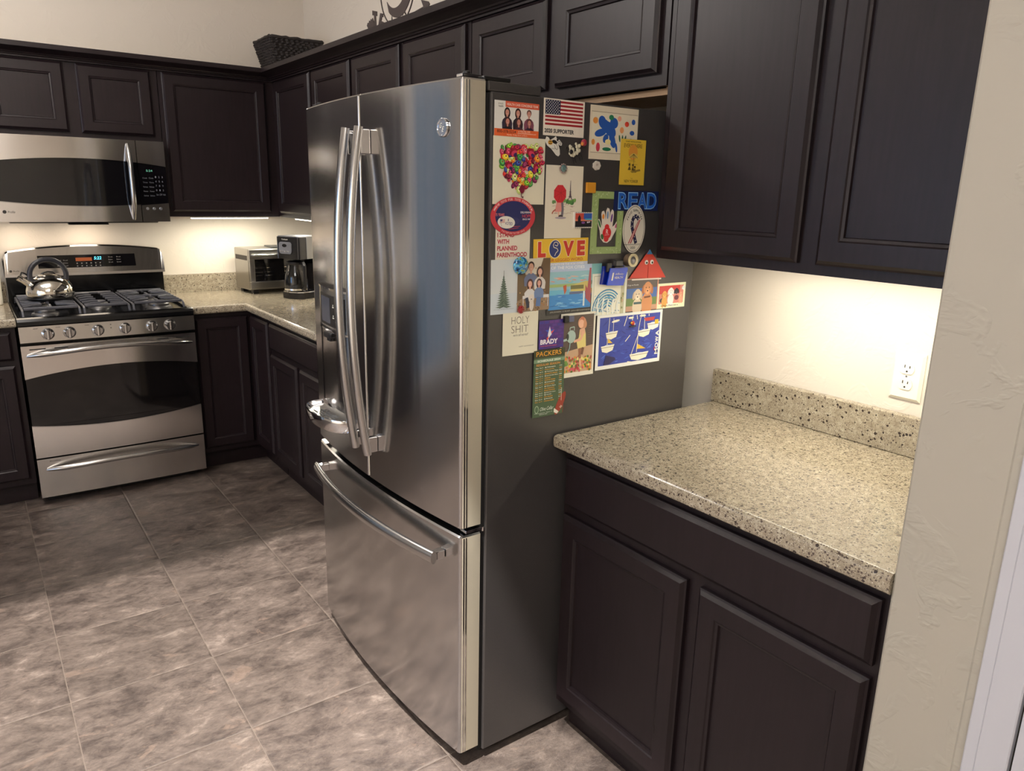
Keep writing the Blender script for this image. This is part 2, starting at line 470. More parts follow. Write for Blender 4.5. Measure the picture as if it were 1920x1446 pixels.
xcab('single door dark wall cabinet just left of the over-refrigerator one', -1.884, -2.377, 1.362, UT, FU,
     [(-1.903, -2.352, 1.385, 2.088)])
xcab('two door dark wall cabinet on refrigerator wall near the corner basket', -0.921, -1.881, 1.362, UT, FU,
     [(-0.938, -1.382, 1.385, 2.088), (-1.418, -1.860, 1.385, 2.088)])
t = thing('wall_cabinet', 'corner dark wall cabinet with doors on both walls under the basket', 'wall cabinet', (-0.46, -0.46, 1.362))
b = MB()
b.box((-0.003, -0.918, 1.380), (FU, -0.003, UT), CAB); b.box((FU-.0001, FU, 1.380), (-0.922, -0.003, UT), CAB)
b.box((FU+.019, -0.918, 1.362), (FU, FU, 1.380), CAB); b.box((FU, FU+.019, 1.362), (-0.922, FU, 1.380), CAB)
b.build('body', CAB, t)
xdoor(t, -0.385, -0.905, 1.385, 2.088, FU); ydoor(t, -0.905, -0.372, 1.388, 2.088, FU)
# --- wall cabinets, back wall
def ycab(label, x0, x1, z0, z1, depth, doors, name='wall_cabinet', cat='wall cabinet', toe=False, drawers=()):
    t = thing(name, label, cat, ((x0+x1)/2, depth/2, 0.0 if toe else z0))
    b = MB()
    if toe:
        b.box((x0+GAP, -0.003, 0.10), (x1-GAP, depth, z1), CAB); b.box((x0+GAP, -0.003, 0.0005), (x1-GAP, depth+.052, 0.0995), CAB)
    else: b.box((x0+GAP, -0.003, z0), (x1-GAP, depth, z1), CAB)
    b.build('body', CAB, t)
    for a, c, za, zb in doors: ydoor(t, a, c, za, zb, depth)
    for a, c, za, zb in drawers: ydoor(t, a, c, za, zb, depth, 'drawer_front', True)
    return t
ycab('short dark cabinet above the microwave with two doors', -1.700, -0.924, 1.7435, UT, FU,
     [(-1.678, -1.345, 1.768, 2.088), (-1.291, -0.958, 1.768, 2.088)])
# --- base cabinets
xcab('dark base cabinet under the near right counter, two doors and one drawer', -3.300, -4.192, 0.0, 0.873, FB,
     [(-3.313, -3.745, 0.128, 0.690), (-3.782, -4.172, 0.128, 0.690)], 'base cabinet', 'base_cabinet',
     drawers=[(-3.316, -4.172, 0.716, 0.848)], toe=True)
xcab('dark base cabinet beyond the refrigerator with wide drawer above its doors', -0.921, -2.370, 0.0, 0.873, FB,
     [(-0.943, -1.316, 0.128, 0.690), (-1.355, -1.780, 0.128, 0.690), (-1.820, -2.348, 0.128, 0.690)], 'base cabinet', 'base_cabinet',
     drawers=[(-0.943, -1.780, 0.716, 0.850), (-1.820, -2.348, 0.716, 0.850)], toe=True)
t = thing('base_cabinet', 'corner dark base cabinet right of the range with folding door', 'base cabinet', (-0.46, -0.46, 0))
b = MB()
b.box((-0.003, -0.918, 0.10), (FB, -0.003, 0.873), CAB); b.box((FB-.0001, FB, 0.10), (-0.919, -0.003, 0.873), CAB)
b.box((-0.003, -0.918, 0.0005), (FB+.052, -0.003, 0.0995), CAB); b.box((FB+.0519, FB+.052, 0.0005), (-0.919, -0.003, 0.0995), CAB)
b.build('body', CAB, t)
xdoor(t, -0.634, -0.914, 0.128, 0.848, FB); ydoor(t, -0.908, -0.634, 0.128, 0.848, FB)
ycab('dark base cabinet left of the range with a drawer above its door', -2.16, -1.6955, 0.0, 0.873, FB,
     [(-2.14, -1.716, 0.128, 0.690)], 'base_cabinet', 'base cabinet', True, [(-2.14, -1.716, 0.716, 0.850)])
ycab('dark wall cabinet pair left of the microwave', -3.00, -1.7015, 1.362, UT, FU,
     [(-2.98, -2.36, 1.385, 2.088), (-2.33, -1.722, 1.385, 2.088)])
ycab('dark base cabinet pair at the far left of the back wall', -3.00, -2.163, 0.0, 0.873, FB,
     [(-2.98, -2.59, 0.128, 0.690), (-2.56, -2.18, 0.128, 0.690)], 'base_cabinet', 'base cabinet', True, [(-2.98, -2.18, 0.716, 0.850)])
# --- crown moulding, one continuous run
def crown():
    b = MB()
    # profile (outward offset from cabinet face, z)
    pf = [(0.0, 2.092), (0.012, 2.092), (0.012, 2.099), (0.020, 2.101), (0.022, 2.106), (0.030, 2.107), (0.034, 2.112), (0.052, 2.119),
          (0.066, 2.123), (0.080, 2.126), (0.088, 2.128), (0.088, 2.150), (0.0, 2.150)]
    y_end = -4.1925
    path = lambda o: [(-3.00, FU-o), (FU-o, FU-o), (FU-o, y_end)]
    rings = []
    for i in range(3):
        rings.append([Vector((*path(o)[i], z)) for o, z in pf])
    b.loft(rings, CAB, False, True, True)
    # top cover boards
    tag(b.build('crown_moulding', CAB), 'dark stepped crown moulding running along the cabinet tops', 'crown moulding')
crown()
# --- worktops
def worktop(outline, name, label, nose_edges, splash=None, spl=None):
    """outline in plan; the listed edges get a rounded nose"""
    z0, z1 = 0.8745, 0.914
    b = MB()
    n = len(outline); r = 0.012
    def inset(d):
        out = []
        for i in range(n):
            p0, p1, p2 = Vector(outline[i-1]), Vector(outline[i]), Vector(outline[(i+1) % n])
            def off(a, c, e):
                t = (c-a).normalized(); nn = Vector((-t.y, t.x))
                return nn*(d if e in nose_edges else 0)
            o1, o2 = off(p0, p1, (i-1) % n), off(p1, p2, i)
            out.append(p1+o1+o2)
        return out
    prof = [(r*.6, z0), (0.002, z0+.004), (0, z0+.010)] + [(r-r*math.cos(a), z1-r+r*math.sin(a)) for a in [k*PI/12 for k in range(7)]]
    rings = [[(p.x, p.y, z) for p in inset(d)] for d, z in prof]
    b.loft(rings, M['stone'], False, True, True)
    o = b.build(name, M['stone']); tag(o, label, 'countertop')
    for e in o.data.polygons: e.use_smooth = False
    return o
# plan outlines are counter-clockwise so the left normal points inward
worktop([(-0.003, -4.192), (-0.003, -3.291), (-0.648, -3.291), (-0.648, -4.192)], 'countertop', 'speckled quartz worktop to the right of the refrigerator', (2, 1))
worktop([(-0.003, -2.372), (-0.003, -0.003), (-0.9225, -0.003), (-0.9225, -0.646), (-0.648, -0.646), (-0.648, -2.372)], 'countertop',
        'L-shaped speckled quartz worktop carrying the toaster oven and coffee maker', (3, 4))
worktop([(-1.691, -0.646), (-1.691, -0.003), (-3.01, -0.003), (-3.01, -0.646)], 'countertop', 'piece of speckled quartz worktop left of the range', (3, 2))
sp = MB().box((-0.0005, -4.192, 0.9145), (-0.025, -3.291, 1.014), M['stone'], 0.002, 1).build('backsplash', M['stone'])
tag(sp, 'low speckled stone upstand behind the near right worktop', 'backsplash')
b = MB(); b.box((-0.9225, -0.0005, 0.9145), (-0.0255, -0.022, 1.018), M['stone']); b.box((-0.0005, -0.0005, 0.9145), (-0.0255, -2.372, 1.018), M['stone'])
tag(b.build('backsplash', M['stone']), 'low speckled stone upstand right of the range behind the toaster oven', 'backsplash')
tag(MB().box((-3.01, -0.0005, 0.9145), (-1.691, -0.022, 1.018), M['stone']).build('backsplash', M['stone']), 'short speckled stone upstand left of the range', 'backsplash')
# --- under-cabinet lamps
def ucl(label, a, b_, power, tilt):
    t = thing('under_cabinet_lamp', label, 'lamp', ((a[0]+b_[0])/2, (a[1]+b_[1])/2, 1.350))
    MB().box((a[0], a[1], 1.3535+tilt), (b_[0], b_[1], 1.3795), M['white']).build('housing', M['white'], t)
    MB().box((a[0]+.004, a[1]+.004, 1.3495+tilt), (b_[0]-.004, b_[1]-.004, 1.3533+tilt), M['lamp']).build('diffuser', M['lamp'], t)
    c = ((a[0]+b_[0])/2, (a[1]+b_[1])/2, 1.3485+tilt)
    sx, sy = abs(b_[0]-a[0])-.01, abs(b_[1]-a[1])-.01
    l = bpy.data.lights.new('under_cabinet_glow', 'AREA'); l.shape = 'RECTANGLE'; l.size = sx; l.size_y = sy; l.energy = power; l.color = (1.0, 0.93, 0.76)
    o = bpy.data.objects.new('under_cabinet_glow', l); COL.objects.link(o); o.location = c
ucl('slim lit strip under the near right wall cabinet', (-0.215, -4.14), (-0.175, -3.46), 2.4, .0165)
ucl('slim lit strip under the back corner cabinet, above the toaster oven', (-0.80, -0.275), (-0.37, -0.235), 2.6, 0)
ucl('slim lit strip under the cabinet beside the corner, above the coffee maker', (-0.275, -0.86), (-0.235, -0.43), 2.2, 0)

# ------------------------------------------------------------------ lettering as mesh
TXT = {}
def text_polys(s, bold=0.0, shear=0.0):
    key = (s, bold, shear)
    if key in TXT: return TXT[key]
    c = bpy.data.curves.new('lettering', 'FONT'); c.body = s; c.size = 1.0; c.offset = bold; c.shear = shear
    c.resolution_u = 3
    o = bpy.data.objects.new('lettering', c); COL.objects.link(o)
    dg = bpy.context.evaluated_depsgraph_get(); dg.update()
    me = bpy.data.meshes.new_from_object(o.evaluated_get(dg))
    vs = [(v.co.x, v.co.y) for v in me.vertices]; fs = [tuple(p.vertices) for p in me.polygons]
    bpy.data.meshes.remove(me); bpy.data.objects.remove(o); bpy.data.curves.remove(c)
    if vs:
        x0 = min(v[0] for v in vs); x1 = max(v[0] for v in vs); y0 = min(v[1] for v in vs); y1 = max(v[1] for v in vs)
        vs = [((x-x0)/max(x1-x0, 1e-6), (y-y0)/max(y1-y0, 1e-6)) for x, y in vs]
    TXT[key] = (vs, fs)
    return TXT[key]
def put_text(mb, s, fn, u0, v0, w, h, d, m, bold=0.0, shear=0.0):
    vs, fs = text_polys(s, bold, shear)
    V = [mb.bm.verts.new(fn(u0+x*w, v0+y*h, d)) for x, y in vs]
    for f in fs:
        try: mb.face([V[i] for i in f], m)
        except ValueError: pass

def strip(mb, xs, lo, hi, yf, th, m, smooth=True):
    """solid band along x; lo/hi/yf are functions of x, front at yf, going back by th"""
    rings = [[(x, yf(x), lo(x)), (x, yf(x), hi(x)), (x, yf(x)+th, hi(x)), (x, yf(x)+th, lo(x))] for x in xs]
    R = [[mb.bm.verts.new(p) for p in r] for r in rings]
    for A, B in zip(R, R[1:]):
        for i in range(4): mb.face([A[i], A[(i+1) % 4], B[(i+1) % 4], B[i]], m, smooth and i == 0)
    mb.face(R[0][::-1], m); mb.face(R[-1], m)
def lerp(a, b, t): return a+(b-a)*t
def lins(a, b, n): return [lerp(a, b, k/(n-1)) for k in range(n)]

# ------------------------------------------------------------------ refrigerator
def refrigerator():
    yn, yf_, yc = -3.286, -2.378, -2.832
    t = thing('refrigerator', 'stainless French door refrigerator with papers on its grey side', 'refrigerator', (-0.5, yc, 0))
    MB().box((-0.146, yn, 0.03), (-0.858, yf_, 1.7395), M['side'], 0.004).build('case', M['side'], t)
    b = MB(); b.box((-0.716, yn+0.004, 1.7400), (-0.863, yf_-.004, 1.7615), M['side'], 0.003)
    b.build('top_cover', M['side'], t)
    b = MB(); b.box((-0.20, yn+.03, 0.0003), (-0.83, yf_-.03, 0.0295), M['dark']); b.build('base_grille', M['dark'], t)
    b = MB(); b.box((-0.8585, yn+0.006, 0.035), (-0.8715, yf_-.006, 1.735), M['dark']); b.build('door_gasket', M['dark'], t)
    for yy, s in ((yn+.035, 1), (yf_-.035, -1)):
        b = MB(); b.box((-0.80, yy-.028, 1.7618), (-0.872, yy+.028, 1.771), M['black'], .003)
        b.box((-0.868, yy-.014, 1.765), (-0.918, yy+.014, 1.773), M['chrome'], .002)
        b.lathe([(.008, 0), (.008, .012), (.004, .014)], (-.90, yy, 1.766), M['black'], 12)
        b.build('hinge', M['black'], t)
    b = MB(); b.box((-0.86, yn+.002, 0.694), (-0.915, yn+.03, 0.702), M['chrome'], .001); b.lathe([(.006, 0), (.006, .01)], (-.862, yn+.006, .690), M['chrome'], 10)
    b.build('hinge', M['chrome'], t)
    hw = 0.455
    f = lambda y: -0.931 - 0.033*(1-((y-yc)/hw)**2)
    def slab(y0, y1, z0, z1, name, r0=0.011, r1=0.011):
        # plan outline from the back corners round the curved front
        b = MB()
        def outline(ins):
            pts = [(-0.873, y0+ins)]
            a0 = f(y0+r0)
            for k in range(6):
                a = k*PI/10; pts.append((a0+r0*.8-r0*.8*math.sin(a)-(-ins if k > 2 else 0), y0+r0-(r0-ins)*math.cos(a)))
            for y in lins(y0+r0+.003, y1-r1-.003, 30): pts.append((f(y)+ins, y))
            a1 = f(y1-r1)
            for k in range(5, -1, -1):
                a = k*PI/10; pts.append((a1+r1*.8-r1*.8*math.sin(a)+(ins if k > 2 else 0), y1-r1+(r1-ins)*math.cos(a)))
            pts.append((-0.873, y1-ins))
            return pts
        rings = [[(x, y, z) for x, y in outline(ins)] for ins, z in ((.003, z0), (0, z0+.003), (0, z1-.004), (.004, z1))]
        b.loft(rings, M['steel_y'], True, True, True)
        o = b.build(name, M['steel_y'], t)
        for p in o.data.polygons:
            if abs(p.normal.z) > .9 or p.normal.x > .5: p.use_smooth = False
        o.data.materials.append(M['doorside_lit'])
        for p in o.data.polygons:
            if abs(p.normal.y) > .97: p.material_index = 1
        return o
    dl = slab(yc+.0022, yf_, 0.709, 1.762, 'door', r0=.006)
    dr = slab(yn, yc-.0022, 0.709, 1.762, 'door', r1=.006)
    dz = slab(yn, yf_, 0.050, 0.690, 'freezer_drawer')
    # bright vertical edge trims at the near edge
    for dd, z0, z1 in ((dr, .712, 1.757), (dz, .054, .685)):
        b = MB()
        for k in range(2):
            x = -0.924+.007*k
            b.box((x, yn-.0009, z0), (x+.0035, yn+.001, z1), M['chrome'])
        b.build('edge_trim', M['chrome'], dd)
    def dhandle(par, y):
        pts = []
        for k in range(25):
            s = k/24; z = lerp(0.800, 1.678, s); bow = 1-(2*s-1)**2
            pts.append((-0.991-0.036*bow, y, z))
        b = MB(); b.tube(pts, 0.0150, M['steel_h'], 18, ry=0.0115, upv=(1, 0, 0))
        h = b.build('handle', M['steel_h'], par)
        for z0, z1 in ((1.612, 1.672), (0.806, 0.850)):
            c = MB(); c.box((f(y)-.0005, y-.010, z0), (-0.990, y+.010, z1), M['chrome'], .002)
            c.build('handle_mount', M['chrome'], par)
        return h
    dhandle(dr, -2.886); dhandle(dl, -2.806)
    # freezer handle
    pts = []
    for k in range(31):
        s = k/30; y = lerp(-2.455, -3.228, s); bow = 1-(2*s-1)**2
        pts.append((f(y)-0.036-0.016*bow, y, 0.622))
    b = MB(); b.tube(pts, 0.0105, M['steel_h'], 18, ry=0.0175, upv=(0, 0, 1)); b.build('handle', M['steel_h'], dz)
    for y in (-2.468, -3.215):
        MB().box((f(y)-.0005, y-.011, .611), (f(y)-.030, y+.011, .634), M['chrome'], .002).build('handle_mount', M['chrome'], dz)
    # badge
    y, z = -3.219, 1.661
    N = Vector((-1, -0.10, 0)).normalized(); U = Vector((0.10, -1, 0)).normalized()
    C0 = Vector((f(y)-.0005, y, z))
    def fn(u, v, d): return C0+U*u+Vector((0, 0, v))+N*d
    b = MB()
    for r0, r1, d0, d1 in ((.0205, .0185, 0, .004), (.0185, .0165, .004, .0045), (.0165, .015, .0045, .003)):
        pass
    prof = [(.0205, 0), (.0205, .003), (.019, .0048), (.0165, .0048), (.0155, .0035)]
    b.loft([[fn(r*math.cos(2*PI*k/36), r*math.sin(2*PI*k/36), d) for k in range(36)] for r, d in prof], M['chrome'], True, True, True)
    put_text(b, 'G', fn, -.0085, -.001, .009, .011, .0037, M['white'], 0, .4); put_text(b, 'E', fn, -.0005, -.009, .009, .011, .0037, M['white'], 0, .4)
    o = b.build('badge', M['chrome'], dr); o['label'] = 'round chrome badge with script monogram'
    # dispenser on the left door
    y0, y1, yq = -2.475, -2.735, -2.605
    g = lambda y, a: f(y) - a*max(0.0, 1-((y-yq)/0.131)**2)**0.5
    def curved(z0, z1, a, y0, y1, m, th=.004, n=22):
        c = MB(); ys = lins(y0, y1, n)
        rings = [[(f(y)+.002, y, z0), (g(y, a)-th, y, z0), (g(y, a)-th, y, z1), (f(y)+.002, y, z1)] for y in ys]
        c.loft(rings, m, True, True, True); return c
    hs = curved(0.868, 1.105, 0.012, y0, y1, M['steel_y']).build('dispenser', M['steel_y'], dl)
    p = curved(1.113, 1.232, 0.013, y0, y1, M['steel_h']).build('dispenser_panel', M['steel_h'], dl)
    c = curved(1.122, 1.216, 0.0135, -2.515, -2.72, M['black'], .0055)
    for zz in (1.150, 1.182):
        fnn = lambda u, v, d: (g(-2.645, .0135)-.0062-d, -2.640-u, v)
        c.prism([(0, zz), (.010, zz), (.010, zz+.003), (0, zz+.003)], fnn, 0, .0008, M['white']); c.prism([(.003, zz+.005), (.007, zz+.005), (.007, zz+.010), (.003, zz+.010)], fnn, 0, .0008, M['white'])
    c.build('control_screen', M['black'], dl)
    c = curved(1.130, 1.208, 0.0135, -2.530, -2.615, plain('grey_lcd', rgb(62, 66, 78), 0.25), .0062); c.build('display', M['black'], dl)
    for zz in (1.2325, 1.1065, ): curved(zz, zz+.006, 0.020, y0+.004, y1-.004, M['chrome'], .003).build('dispenser_rim', M['chrome'], dl)
    b = MB(); b.box((-0.960, -2.59, 1.088), (-0.990, -2.64, 1.106), M['black'], .005); b.box((-0.972, -2.602, 1.078), (-0.984, -2.628, 1.089), M['black'], .003)
    b.build('dispenser_nozzle', M['black'], dl)
    # drip tray: shaped plate with a rolled lip
    b = MB(); n = 24
    def tr(r, z, dz=0): return [(f(yq)+.004-(r*.088)*math.sin(PI*k/n)**.6, yq+(.140*r)*math.cos(PI*k/n), z) for k in range(n+1)]
    rings = [tr(.70, .812), tr(.90, .817), tr(.97, .828), tr(1.0, .853), tr(.985, .858), tr(.96, .853), tr(.90, .847)]
    b.loft(rings, M['chrome'], True, False)
    R = [b.bm.verts.new(p) for p in tr(.90, .847)]; b.face(R, M['steel_h']); R = [b.bm.verts.new(p) for p in tr(.70, .812)]; b.face(R[::-1], M['chrome'])
    for k in range(4):
        for j in range(3):
            xx = -0.985-.012*k; yy = -2.54-.045*j-(.02 if k % 2 else 0)
            b.box((xx, yy, .8472), (xx-.003, yy-.032, .8482), M['dark'])
    for rr in (.03, .045):
        b.tube([(-.975-rr*.6*math.sin(PI*k/12), yq+rr*math.cos(PI*k/12), .8476) for k in range(13)], .0012, M['dark'], 6)
    b.build('drip_tray', M['chrome'], dl)
refrigerator()

# ------------------------------------------------------------------ range
def stove():
    xl, xr = -1.688, -0.925; xm = (xl+xr)/2; hw = (xr-xl)/2
    t = thing('gas_range', 'freestanding stainless gas range with black oven window', 'range', (xm, -0.35, 0))
    sx = M['steel_x']
    b = MB(); b.box((xl+.003, -.030, .03), (xr-.003, -.655, .898), M['enamel']); b.box((xl+.03, -.06, .0004), (xr-.03, -.61, .0295), M['dark'])
    b.build('body', M['enamel'], t)
    # cooktop with raised rim and nose
    b = MB()
    b.box((xl, -.060, .8985), (xr, -.655, .905), M['enamel'], .002)
    b.box((xl, -.060, .9051), (xl+.018, -.655, .918), M['enamel'], .004); b.box((xr-.018, -.060, .9051), (xr, -.655, .918), M['enamel'], .004)
    b.prism([(-.6551, .898), (-.6551, .918), (-.668, .919), (-.684, .914), (-.692, .903), (-.693, .885), (-.685, .880), (-.6551, .880)],
            lambda u, v, d: (d, u, v), xl, xr, M['enamel'])
    b.build('cooktop', M['enamel'], t)
    # control panel, slightly slanted
    b = MB()
    b.prism([(-.6555, .806), (-.694, .806), (-.690, .8795), (-.6555, .8795)], lambda u, v, d: (d, u, v), xl+.001, xr-.001, sx)
    cp = b.build('control_panel', sx, t)
    b = MB(); fn = lambda u, v, d: (u, -.6935-d+(v-.806)*.05, v)
    for u0, u1, w0, w1 in ((-1.63, -1.612, .868, .8695), (-1.54, -1.522, .868, .8695), (-1.42, -1.402, .868, .8695), (-1.312, -1.308, .846, .850), (-1.312, -1.308, .862, .866)):
        b = MB(); b.prism([(u0, w0), (u1, w0), (u1, w1), (u0, w1)], fn, -.0005, .0006, M['slot']); b.build('marking', M['slot'], cp)
    for x in (-1.574, -1.486, -1.367, -1.249, -1.128, -1.044):
        b = MB(); z = .842; yb = -.6925
        prof = [(.027, 0), (.027, .006), (.024, .010), (.0225, .022), (.018, .028)]
        b.loft([[(x+r*math.cos(2*PI*k/28), yb-d, z+r*math.sin(2*PI*k/28)) for k in range(28)] for r, d in prof], M['steel_h'], True, True, True)
        b.box((x-.0055, yb-.020, z-.0235), (x+.0055, yb-.036, z+.0235), M['steel_h'], .003)
        b.build('knob', M['steel_h'], t)
    # oven door
    b = MB(); b.box((xl+.002, -.6555, .243), (xr-.002, -.676, .789), M['glassdark']); 
    door = b.build('oven_door', M['glassdark'], t)
    xs = lins(xl, xr, 25); s = lambda x: (x-xm)/hw
    bow = lambda x: -.684-.008*(1-s(x)**2)
    b = MB(); strip(b, lins(xl+.004, xr-.004, 25), lambda x: .400, lambda x: .64+.034*(1-s(x)**2), lambda x: -.681-.004*(1-s(x)**2), .004, M['glassdark'])
    strip(b, lins(xl+.004, xr-.004, 25), lambda x: .37, lambda x: .402, lambda x: -.681-.004*(1-s(x)**2), .004, M['glassdark'])
    b.build('window', M['glassdark'], door)
    b = MB(); strip(b, xs, lambda x: .632+.037*(1-s(x)**2), lambda x: .789, bow, .010, sx)
    band = b.build('upper_band', sx, door)
    for x0, x1 in ((-1.655, -1.59), (-1.555, -1.50), (-1.11, -1.055), (-1.02, -.955)):
        b = MB(); strip(b, lins(x0, x1, 4), lambda x: .7695, lambda x: .7745, lambda x: bow(x)-.0008, .001, M['dark']); b.build('vent_slot', M['dark'], door)
    b = MB(); strip(b, xs, lambda x: .243, lambda x: .371+.031*s(x)**2, bow, .010, sx); b.build('lower_band', sx, door)
    b = MB(); strip(b, xs, lambda x: .3715+.031*s(x)**2, lambda x: .3755+.031*s(x)**2, lambda x: bow(x)-.001, .009, M['steel_h']); b.build('band_edge', M['steel_h'], door)
    def hbar(z, par, ends, arch, x0, x1, out=.050):
        pts = []; n = 29; rr = []
        for k in range(n):
            q = 2*k/(n-1)-1; x = lerp(x0, x1, k/(n-1)); e = (1-abs(q)**3.5)
            pts.append((x, bow(x)-.006-out*e, z+arch*(1-q*q))); rr.append(.0055+.0075*min(1, e*2.0))
        c = MB(); c.tube(pts, rr, M['steel_h'], 14, ry=[r*.95 for r in rr]); c.build('handle', M['steel_h'], par)
    hbar(.742, door, .05, .028, -1.668, -.945)
    b = MB(); strip(b, xs, lambda x: .041, lambda x: .235, bow, .028, sx)
    dw = b.build('storage_drawer', sx, t)
    hbar(.182, dw, .05, .020, -1.652, -.958)
    b = MB(); put_text(b, 'Profile', lambda u, v, d: (u, bow(u)-.0004-d, v), -1.636, .2185, .045, .006, .0002, M['slot']); b.build('marking', M['slot'], dw)
    # back guard
    top = lambda x: 1.176+.030*(1-s(x)**2)-(.022*max(0, (abs(s(x))-.93)/.07)**2)
    b = MB(); b.box((xl+.004, -.012, .905), (xr-.004, -.0595, 1.046), M['enamel'], .002); b.build('back_panel', M['enamel'], t)
    b = MB(); gy = lambda x: -.088
    xs2 = [xl, xl+.006, xl+.014, xl+.026]+lins(xl+.05, xr-.05, 20)+[xr-.026, xr-.014, xr-.006, xr]
    rings = []
    for x in xs2:
        tz = top(x)-(0.014 if x in (xs2[0], xs2[-1]) else 0.005 if x in (xs2[1], xs2[-2]) else 0)
        rings.append([(x, -.098, 1.047), (x, -.094, 1.060), (x, -.078, tz-.008), (x, -.070, tz), (x, -.014, tz), (x, -.014, 1.047)])
    b.loft(rings, sx, True, True, True); bgd = b.build('back_guard', sx, t)
    for p in bgd.data.polygons: p.use_smooth = False
    sl = lambda u, v, d: (u, -.0948+(v-1.060)*.1333-d, v)
    b = MB(); b.prism([(-1.536, 1.087), (-1.071, 1.087), (-1.073, 1.153), (-1.536, 1.153)], sl, -.004, .0012, M['blackglass'])
    disp = b.build('display', M['blackglass'], t)
    em = plain('cyan_digits', (0, 0, 0, 1), 0.4, emit=(0.12, 0.75, 0.95, 1), es=1.6); eo = plain('orange_display', (0.02, 0.0, 0.0, 1), 0.4, emit=(0.75, 0.16, 0.03, 1), es=0.28)
    gt = plain('display_marking', rgb(128, 124, 122), .5)
    b = MB(); put_text(b, '5:22', sl, -1.275, 1.126, .036, .016, .0016, em, .01, .15); b.build('clock_digits', em, disp)
    b = MB(); b.prism([(-1.362, 1.120), (-1.285, 1.120), (-1.285, 1.138), (-1.362, 1.138)], sl, .0012, .0016, eo); b.build('lit_readout', eo, disp)
    b = MB()
    for k in range(6):
        for j in range(2): b.prism([(-1.36+.022*k, 1.092+.014*j), (-1.354+.022*k, 1.092+.014*j), (-1.354+.022*k, 1.097+.014*j), (-1.36+.022*k, 1.097+.014*j)], sl, .0012, .0016, gt)
    for x0 in (-1.45, -1.42, -1.205, -1.165):
        for j in range(3):
            put_text(b, 'Bake' if j % 2 else 'Broil', sl, x0, 1.095+.014*j+(.012 if x0 > -1.3 else 0), .020, .006, .0015, gt)
    b.build('marking', gt, disp)
    b = MB()
    lg = lambda u, v, d: sl(u, v, d+.0008)
    b.prism([(-1.660+.006*math.cos(2*PI*k/16), 1.078+.006*math.sin(2*PI*k/16)) for k in range(16)], lg, 0, .0006, M['slot'])
    put_text(b, 'Profile', lg, -1.650, 1.074, .028, .008, .0006, M['slot'], 0, .3); put_text(b, 'Clean Range', lg, -1.0, 1.060, .03, .004, .0006, M['slot'])
    b.build('marking', M['slot'], bgd)
    # burners
    for x, y, r in ((-1.56, -.50, .045), (-1.56, -.22, .035), (-1.307, -.36, .040), (-1.05, -.50, .050), (-1.05, -.22, .035)):
        b = MB(); b.lathe([(r+.015, 0), (r+.012, .008), (r, .012), (r, .022), (r-.004, .026)], (x, y, .9052), M['steelring'], 28)
        b.lathe([(r-.010, .0), (r-.010, .007), (r-.014, .009)], (x, y, .9312), M['iron'], 24); b.build('burner', M['steelring'], t)
    # grates
    zt = .9585
    for gx0, gx1, kind in ((-1.664, -1.420, 0), (-1.412, -1.204, 1), (-1.196, -.950, 0)):
        b = MB(); I = M['iron']; cx = (gx0+gx1)/2
        w = .011
        for y in (-.115, -.36, -.615):
            if kind == 0 or y != -.36:
                b.bar([(gx0+.012, y, zt-.008), (gx1-.012, y, zt-.008)], w, .014, I)
        for x in (gx0+.006, gx1-.006):
            b.bar([(x, -.635, .917), (x, -.622, zt-.018), (x, -.60, zt-.012), (x, -.13, zt-.012), (x, -.105, zt-.018), (x, -.095, .917)], .008, .010, I, (1, 0, 0))
        if kind == 0:
            for yc in (-.24, -.49):
                for sx_ in (-1, 1):
                    ex = gx0+.012 if sx_ < 0 else gx1-.012
                    for dy in (-.055, 0, .055):
                        b.bar([(ex, yc+dy*1.2, zt-.008), (lerp(ex, cx, .35), yc+dy, zt-.003), (lerp(ex, cx, .72), yc+dy*.55, zt-.004)], .008, .012, I)
                for sy_ in (-1, 1):
                    b.bar([(cx, yc+sy_*.118, zt-.010), (cx, yc+sy_*.09, zt-.003), (cx, yc+sy_*.035, zt-.004)], .009, .012, I, (1, 0, 0))
        else:
            for dy in (-.24, -.16, -.08, 0.0, .08, .16):
                y = -.36+dy+.02
                b.bar([(gx0+.012, y, zt-.008), (gx0+.05, y, zt-.003), (cx-.022, y, zt-.004)], .009, .012, I)
                b.bar([(gx1-.012, y, zt-.008), (gx1-.05, y, zt-.003), (cx+.022, y, zt-.004)], .009, .012, I)
        b.build('grate', I, t)
stove()

